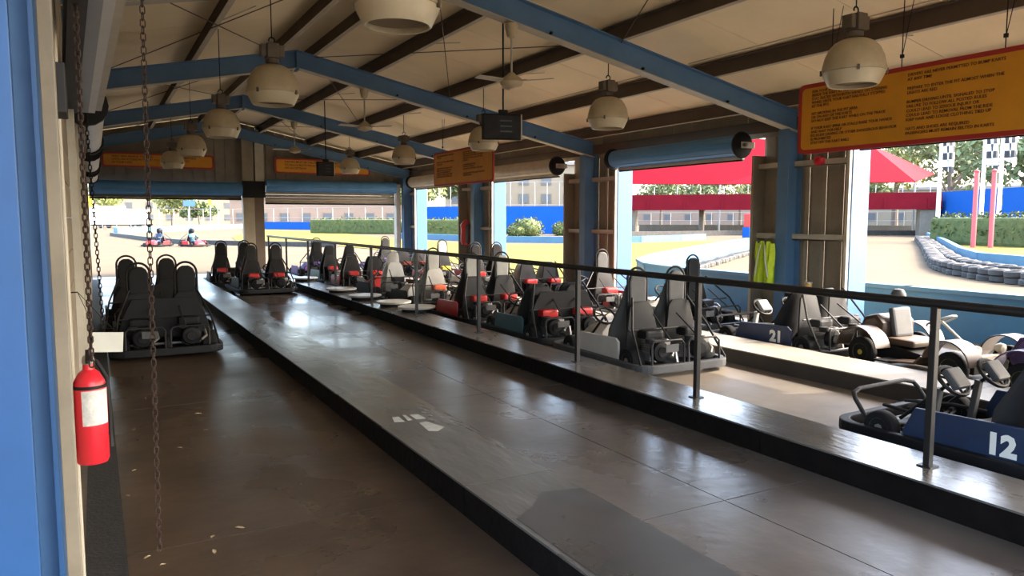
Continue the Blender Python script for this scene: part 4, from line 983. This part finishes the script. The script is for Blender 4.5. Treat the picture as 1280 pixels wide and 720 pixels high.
def tree(lab, loc, h, rad, seed, m=M_leaf, n=1600, size=0.42):
    t = thing('tree', lab, 'tree', (loc.x, loc.y, GZ), 0, 'trees around the track'); rnd = random.Random(seed)
    MB().tube([(0, 0, 0), (rnd.uniform(-.2, .2), 0.1, h*0.25), (rnd.uniform(-.4, .4), 0, h*0.5), (0, 0, h*0.8)], [h*0.03, h*0.024, h*0.018, h*0.008], 8).build('trunk', M_bark, t)
    for k in range(5):
        a = k*1.3+seed; MB().tube([(0, 0, h*(0.32+0.06*k)), (rad*0.4*math.cos(a), rad*0.4*math.sin(a), h*(0.5+0.06*k)), (rad*0.75*math.cos(a), rad*0.75*math.sin(a), h*(0.6+0.05*k))], [h*0.014, h*0.010, h*0.005], 6).build('branch', M_bark, t)
    bl = []
    for k in range(9):
        a = rnd.uniform(0, 6.28); q = rnd.uniform(0.2, 0.75)*rad
        bl.append(((q*math.cos(a), q*math.sin(a), h*rnd.uniform(0.48, 0.88)), (rad*0.45, rad*0.45, h*0.16)))
    m_ = leaf_blob(bl, n, size, seed)
    o = m_.build('foliage', m, t, smooth=0); o['kind'] = 'stuff'
tree('dark oak right of the flag poles', dp(1288, 92), 15, 7.5, 21, n=2600); tree('dark oak behind the flags', dp(1186, 114), 14, 6.5, 22, n=2400)
tree('yellow green tree behind the red canopy tip', dp(1118, 125), 17, 6, 23, M_leafy); tree('tree between canopy and bridge, left', dp(826, 164), 11, 6, 24)
tree('tree between canopy and bridge, middle', dp(880, 138), 10.5, 6, 25); tree('pale tree between canopy and bridge, right', dp(925, 150), 11, 6, 26, M_leafy)
tree('tree behind the bridge at the far post', dp(1080, 140), 9.5, 5, 27); tree('yellowish tree above the hedge in the last side bay', dp(522, 100), 9.5, 4.5, 28, M_leafy)
tree('tree by the left end of the blue wall', dp(584, 106), 10, 4, 29); tree('small tree among the parked trailers', dp(215, 165), 8, 4, 30, M_leafy); tree('small tree right of the parked trailers', dp(250, 150), 5, 3, 31)
tree('far tree at the left end door edge', dp(130, 185), 12, 4, 32, M_leafy)

# red canopy and red bridge
M_canopy.node_tree.nodes['Principled BSDF'].inputs['Sheen Weight'].default_value = 0.0
cn = thing('shade_canopy', 'large red shade canopy above the bridge', 'canopy', dp(960, 92), 0)
o = Vector(cn.location)
def C3(px, py, dist):
    d = ray(px, py); hz = math.hypot(d.x, d.y); return Vector((0, 0, H)) + d*(dist/hz) - o
def cpanel(pts):
    c = sum((Vector(p) for p in pts), Vector())/len(pts); nrm = (Vector(pts[1])-Vector(pts[0])).cross(Vector(pts[2])-Vector(pts[0])).normalized()
    n = len(pts); vs = [Vector(p) for p in pts]+[Vector(p)+nrm*0.08 for p in pts]
    MB().add(vs, [tuple(range(n)), tuple(range(2*n-1, n-1, -1))]+[(i, n+i, n+(i+1) % n, (i+1) % n) for i in range(n)]).build('cloth_panel', M_canopy, cn, smooth=0)
apexL, apexR = C3(800, 168, 96), C3(1085, 180, 96)
f0, f1, f2 = C3(745, 230, 90), C3(900, 231, 89), C3(1144, 228, 88)
b0, b2_ = C3(760, 205, 106), C3(1168, 218, 103)
cpanel([f0, f1, apexL]); cpanel([f1, f2, apexR]); cpanel([f1, apexR, apexL]); cpanel([f2, b2_, apexR]); cpanel([b0, f0, apexL]); cpanel([b0, apexL, apexR, b2_])
for p in (f0, f2, f1):
    MB().tube([(p.x, p.y, p.z), (p.x, p.y, GZ)], 0.10, 8).build('canopy_mast', M_fence, cn)
br = thing('track_bridge', 'long faded red overpass beam spanning the track', 'bridge', dp(960, 83), 0)
o = Vector(br.location); pa, pb = dp(755, 84)-o, dp(1176, 84)-o
d = pb-pa; an = math.atan2(d.y, d.x); mid = (pa+pb)/2
for zc, hh, th, nm in ((3.10, 1.10, 0.5, 'girder'), (3.92, 0.56, 0.35, 'parapet')):
    MB().box((mid.x, mid.y, zc), (d.length, th, hh), rz=an).build(nm, M_bridge, br, smooth=0)
nv = Vector((-d.y, d.x, 0)).normalized()*1.6
MB().box((mid.x+nv.x, mid.y+nv.y, 3.3), (d.length, 2.6, 0.3), rz=an).build('deck', M_conc, br, smooth=0)
for k in range(9):
    q = pa+d*(0.03+0.117*k); MB().box((q.x, q.y, 3.1), (0.25, 0.62, 1.05), rz=an).build('web_plate', M_bridge, br, smooth=0)
for px, ww in ((781, 2.6), (1160, 1.8)):
    q = dp(px, 84.8)-o; MB().box((q.x, q.y, 1.35), (ww, 2.0, 2.8), rz=an).build('pier', M_conc, br, bevel=0.08)
q = dp(877, 85)-o; MB().tube([(q.x, q.y, GZ), (q.x, q.y, 2.8)], 0.3, 10).build('column', M_bark, br)
for k in range(14):
    q = pa+d*(0.02+0.073*k); MB().tube([(q.x, q.y, 4.1), (q.x, q.y, 5.0)], 0.05, 6).build('rail_post', M_fence, br)
# fence posts / guardrail beyond the bridge
def fence(lab, pa, pb, h, n):
    t = thing('mesh_fence', lab, 'fence', (pa.x, pa.y, GZ), 0, 'wire fences round the track'); d = pb-pa
    for k in range(n):
        q = d*k/(n-1); MB().tube([(q.x, q.y, 0), (q.x, q.y, h)], 0.05, 6).build('fence_post', M_fence, t)
    for z in (0.15*h, 0.55*h, h): MB().tube([(0, 0, z), (d.x, d.y, z)], 0.03, 5).build('fence_rail', M_fence, t)
fence('wire fence standing above the royal blue wall', dp(505, 97), dp(730, 93), 6.2, 16)
fence('wire fence at the far left behind the trailers', dp(110, 140), dp(310, 125), 3.2, 12)
fence('wire fence seen under the red bridge', dp(790, 120), dp(1165, 110), 2.6, 14)
fence('wire fence by the pink building', dp(325, 135), dp(500, 112), 3.4, 10)
gd = wall_path('guard_rail', 'pale guard rail under the red bridge', [dp(800, 104), dp(950, 102), dp(1150, 100)], 0.9, 0.3, M_conc)

# red poles, flag poles with checkered flags
for px, lab in ((1218, 'left red pole before the hedge'), (1240, 'right red pole before the hedge')):
    t = thing('red_pole', lab, 'pole', dp(px, 52, GZ), 0, 'red poles')
    MB().tube([(0, 0, 0), (0, 0, 4.4)], 0.13, 10).build('shaft', mat('pinkish red pole', (0.55, 0.09, 0.10), 0.5), t); MB().lathe([(0.15, 4.4), (0.15, 4.5), (0.0, 4.6)], 10).build('cap', M_kred, t)
for px, lab, fz in ((1172, 'white pole with checkered flag left of the oak', 5.4), (1226, 'white pole with checkered flag at the red pole', 5.6), (1248, 'white pole with checkered flag nearest the right edge', 5.9)):
    t = thing('flag_pole', lab, 'flag', dp(px, 64, GZ), 0, 'checkered flags on poles')
    MB().tube([(0, 0, 0), (0, 0, 9.6)], [0.16, 0.10], 10).build('pole', M_truck, t); MB().lathe([(0.0, 9.6), (0.13, 9.7), (0.0, 9.85)], 10).build('finial', M_truck, t)
    vs = []; fs = []
    for j in range(7):
        for i in range(5):
            vs.append((0.12+0.19*i, 0.18*math.sin(i*1.4+j*0.5), fz+0.55*j-0.12*i))
    for j in range(6):
        for i in range(4): a = j*5+i; fs.append((a, a+1, a+6, a+5))
    n = len(vs); vs += [(x, y+0.03, z) for x, y, z in vs]; fs += [tuple(i+n for i in f[::-1]) for f in fs]
    f = MB().add(vs, fs).build('flag', M_check, t); f.rotation_euler = (0, 0, -YAW-R(25))

# far buildings with windows
def building(lab, loc, rz, wd, dep, h, m, rows, cols, wz=1.2):
    t = thing('building', lab, 'building', (loc.x, loc.y, GZ), rz)
    MB().b2((-wd/2, 0, 0), (wd/2, dep, h)).build('walls', m, t, smooth=0)
    MB().b2((-wd/2-0.4, -0.4, h), (wd/2+0.4, dep+0.4, h+0.5)).build('roof', M_roofg, t, smooth=0)
    for r_ in range(rows):
        for c_ in range(cols):
            x = -wd/2+wd*(c_+0.5)/cols; z = wz+r_*3.0
            if z+1.6 > h: continue
            f = MB().b2((x-0.85, -0.08, z), (x+0.85, 0.02, z+1.6)).build('window', M_conc, t, smooth=0)
            MB().b2((x-0.7, -0.10, z+0.12), (x+0.7, -0.07, z+1.48)).build('pane', M_glass, f, smooth=0)
building('long pinkish building seen through the right end door', dp(410, 150), -YAW+R(10), 36, 12, 5.5, M_bldg, 1, 9)
building('tan building rising behind the royal blue wall', dp(655, 125), -YAW+R(2), 26, 12, 10.5, M_bldg2, 3, 7)
building('low pale building behind the trailers at left', dp(225, 210), -YAW+R(22), 46, 14, 7.5, M_bldg2, 2, 10)
building('pale low building far beyond the red bridge', dp(900, 190), -YAW-R(15), 60, 12, 5.0, M_bldg, 1, 12)
building('pale building behind the oaks at right', dp(1240, 160), -YAW-R(28), 44, 12, 7, M_bldg2, 2, 9)
# white trailers, road signs
for px, dist, wd, hh, lab in ((133, 150, 5.8, 3.2, 'white box trailer parked at far left'), (171, 152, 3.4, 2.7, 'smaller white box trailer right of the first')):
    t = thing('box_trailer', lab, 'trailer', dp(px, dist, GZ), -YAW+R(22), 'white trailers')
    MB().b2((-wd/2, 0, 0.7), (wd/2, 2.4, 0.7+hh)).build('box_body', M_truck, t, bevel=0.05)
    MB().b2((-wd/2, 0.2, 0.5), (wd/2+0.8, 2.2, 0.7)).build('chassis', M_dark, t, smooth=0)
    for x in (-0.9, 0.3): MB().lathe([(0.2, -0.14), (0.42, -0.14), (0.45, 0.0), (0.42, 0.14), (0.2, 0.14)], 14, Matrix.Translation((x, 0.2, 0.45)) @ Matrix.Rotation(math.pi/2, 4, 'X')).build('wheel', M_rubber, t)
def roadsign(px, dist, z, wd, ht, m, lab, dia=False):
    t = thing('road_sign', lab, 'sign', dp(px, dist, GZ), -YAW+R(20))
    MB().tube([(0, 0.05, 0), (0, 0.05, z+ht/2)], 0.07, 8).build('post', M_fence, t)
    if dia: MB().prism([(-wd/2, z), (0, z-ht/2), (wd/2, z), (0, z+ht/2)], -0.03, 0.0, 'y').build('plate', m, t, smooth=0)
    else: MB().box((0, 0, z), (wd, 0.04, ht)).build('plate', m, t, bevel=0.01)
    return t
s1 = roadsign(237, 120, 3.9, 1.6, 0.8, M_sgnb, 'small blue rectangular sign on a post far outside')
s2 = roadsign(110, 40, 2.5, 0.42, 0.5, M_sgny, 'yellow marker sign with dark arrow at the left door jamb')
MB().prism([(-0.10, 2.5), (0.0, 2.4), (0.10, 2.5), (0.03, 2.5), (0.03, 2.62), (-0.03, 2.62), (-0.03, 2.5)], -0.036, -0.031, 'y').build('arrow', M_dark, s2, smooth=0)
s3 = roadsign(263, 118, 4.0, 0.5, 0.8, M_sgny, 'small yellow sign right of the blue one outside')

# ---- racing karts with riders on the outdoor track
def rider(loc, rz, lab, mcloth):
    me = bpy.data.meshes.new('person')
    J = dict(pel=(0, -0.12, 0.30), belly=(0, -0.20, 0.46), chest=(0, -0.27, 0.66), neck=(0, -0.27, 0.80), head=(0, -0.25, 0.92), top=(0, -0.25, 1.04),
             sl=(-0.17, -0.26, 0.72), el=(-0.24, -0.05, 0.56), hl=(-0.12, 0.18, 0.55), sr=(0.17, -0.26, 0.72), er=(0.24, -0.05, 0.56), hr=(0.12, 0.18, 0.55),
             tl=(-0.10, -0.10, 0.28), kl=(-0.15, 0.28, 0.36), fl=(-0.13, 0.62, 0.17), tr=(0.10, -0.10, 0.28), kr=(0.15, 0.28, 0.36), fr=(0.13, 0.62, 0.17))
    names = list(J); E = [('pel','belly'),('belly','chest'),('chest','neck'),('neck','head'),('head','top'),('chest','sl'),('sl','el'),('el','hl'),('chest','sr'),('sr','er'),('er','hr'),('pel','tl'),('tl','kl'),('kl','fl'),('pel','tr'),('tr','kr'),('kr','fr')]
    me.from_pydata([J[n_] for n_ in names], [(names.index(a), names.index(b)) for a, b in E], [])
    rad = dict(pel=.13, belly=.13, chest=.15, neck=.055, head=.105, top=.07, sl=.07, sr=.07, el=.045, er=.045, hl=.04, hr=.04, tl=.09, tr=.09, kl=.065, kr=.065, fl=.045, fr=.045)
    ob = bpy.data.objects.new('person', me); C.objects.link(ob)
    md = ob.modifiers.new('skin', 'SKIN'); ob.modifiers.new('sub', 'SUBSURF').levels = 1; ob.modifiers['sub'].render_levels = 2
    for i, n_ in enumerate(names):
        me.skin_vertices[0].data[i].radius = (rad[n_], rad[n_]); me.skin_vertices[0].data[i].use_root = (n_ == 'pel')
    me.materials.append(mcloth); ob.location = loc; ob.rotation_euler = (0, 0, rz)
    tag(ob, lab, 'person', 'riders on the outdoor track')
    hm = MB().lathe([(0.0, -0.13), (0.10, -0.12), (0.14, -0.04), (0.145, 0.04), (0.11, 0.12), (0.05, 0.155), (0.0, 0.16)], 14).build('helmet', M_blk, ob, loc=(0, -0.25, 0.97))
    return ob
for px, py, lab, col, l2, mc, a in ((197, 307, 'red kart racing on the outdoor track, left of the two', A(nose=M_kred, panel=M_kred, shroud=M_kred, seat=M_blk), 'helmeted rider in dark clothes on the left racing kart', M_kblue, 150), (243, 307, 'red kart racing on the outdoor track, right of the two', A(nose=M_kred, panel=M_kred, shroud=M_kora, seat=M_blk), 'helmeted rider in dark clothes on the right racing kart', M_kteal, 200)):
    p = gp(px, py); p.z = GZ
    kart(p, R(a), lab, col, dbl=False, group='karts on the outdoor track')
    rider(p, R(a), l2, mc)
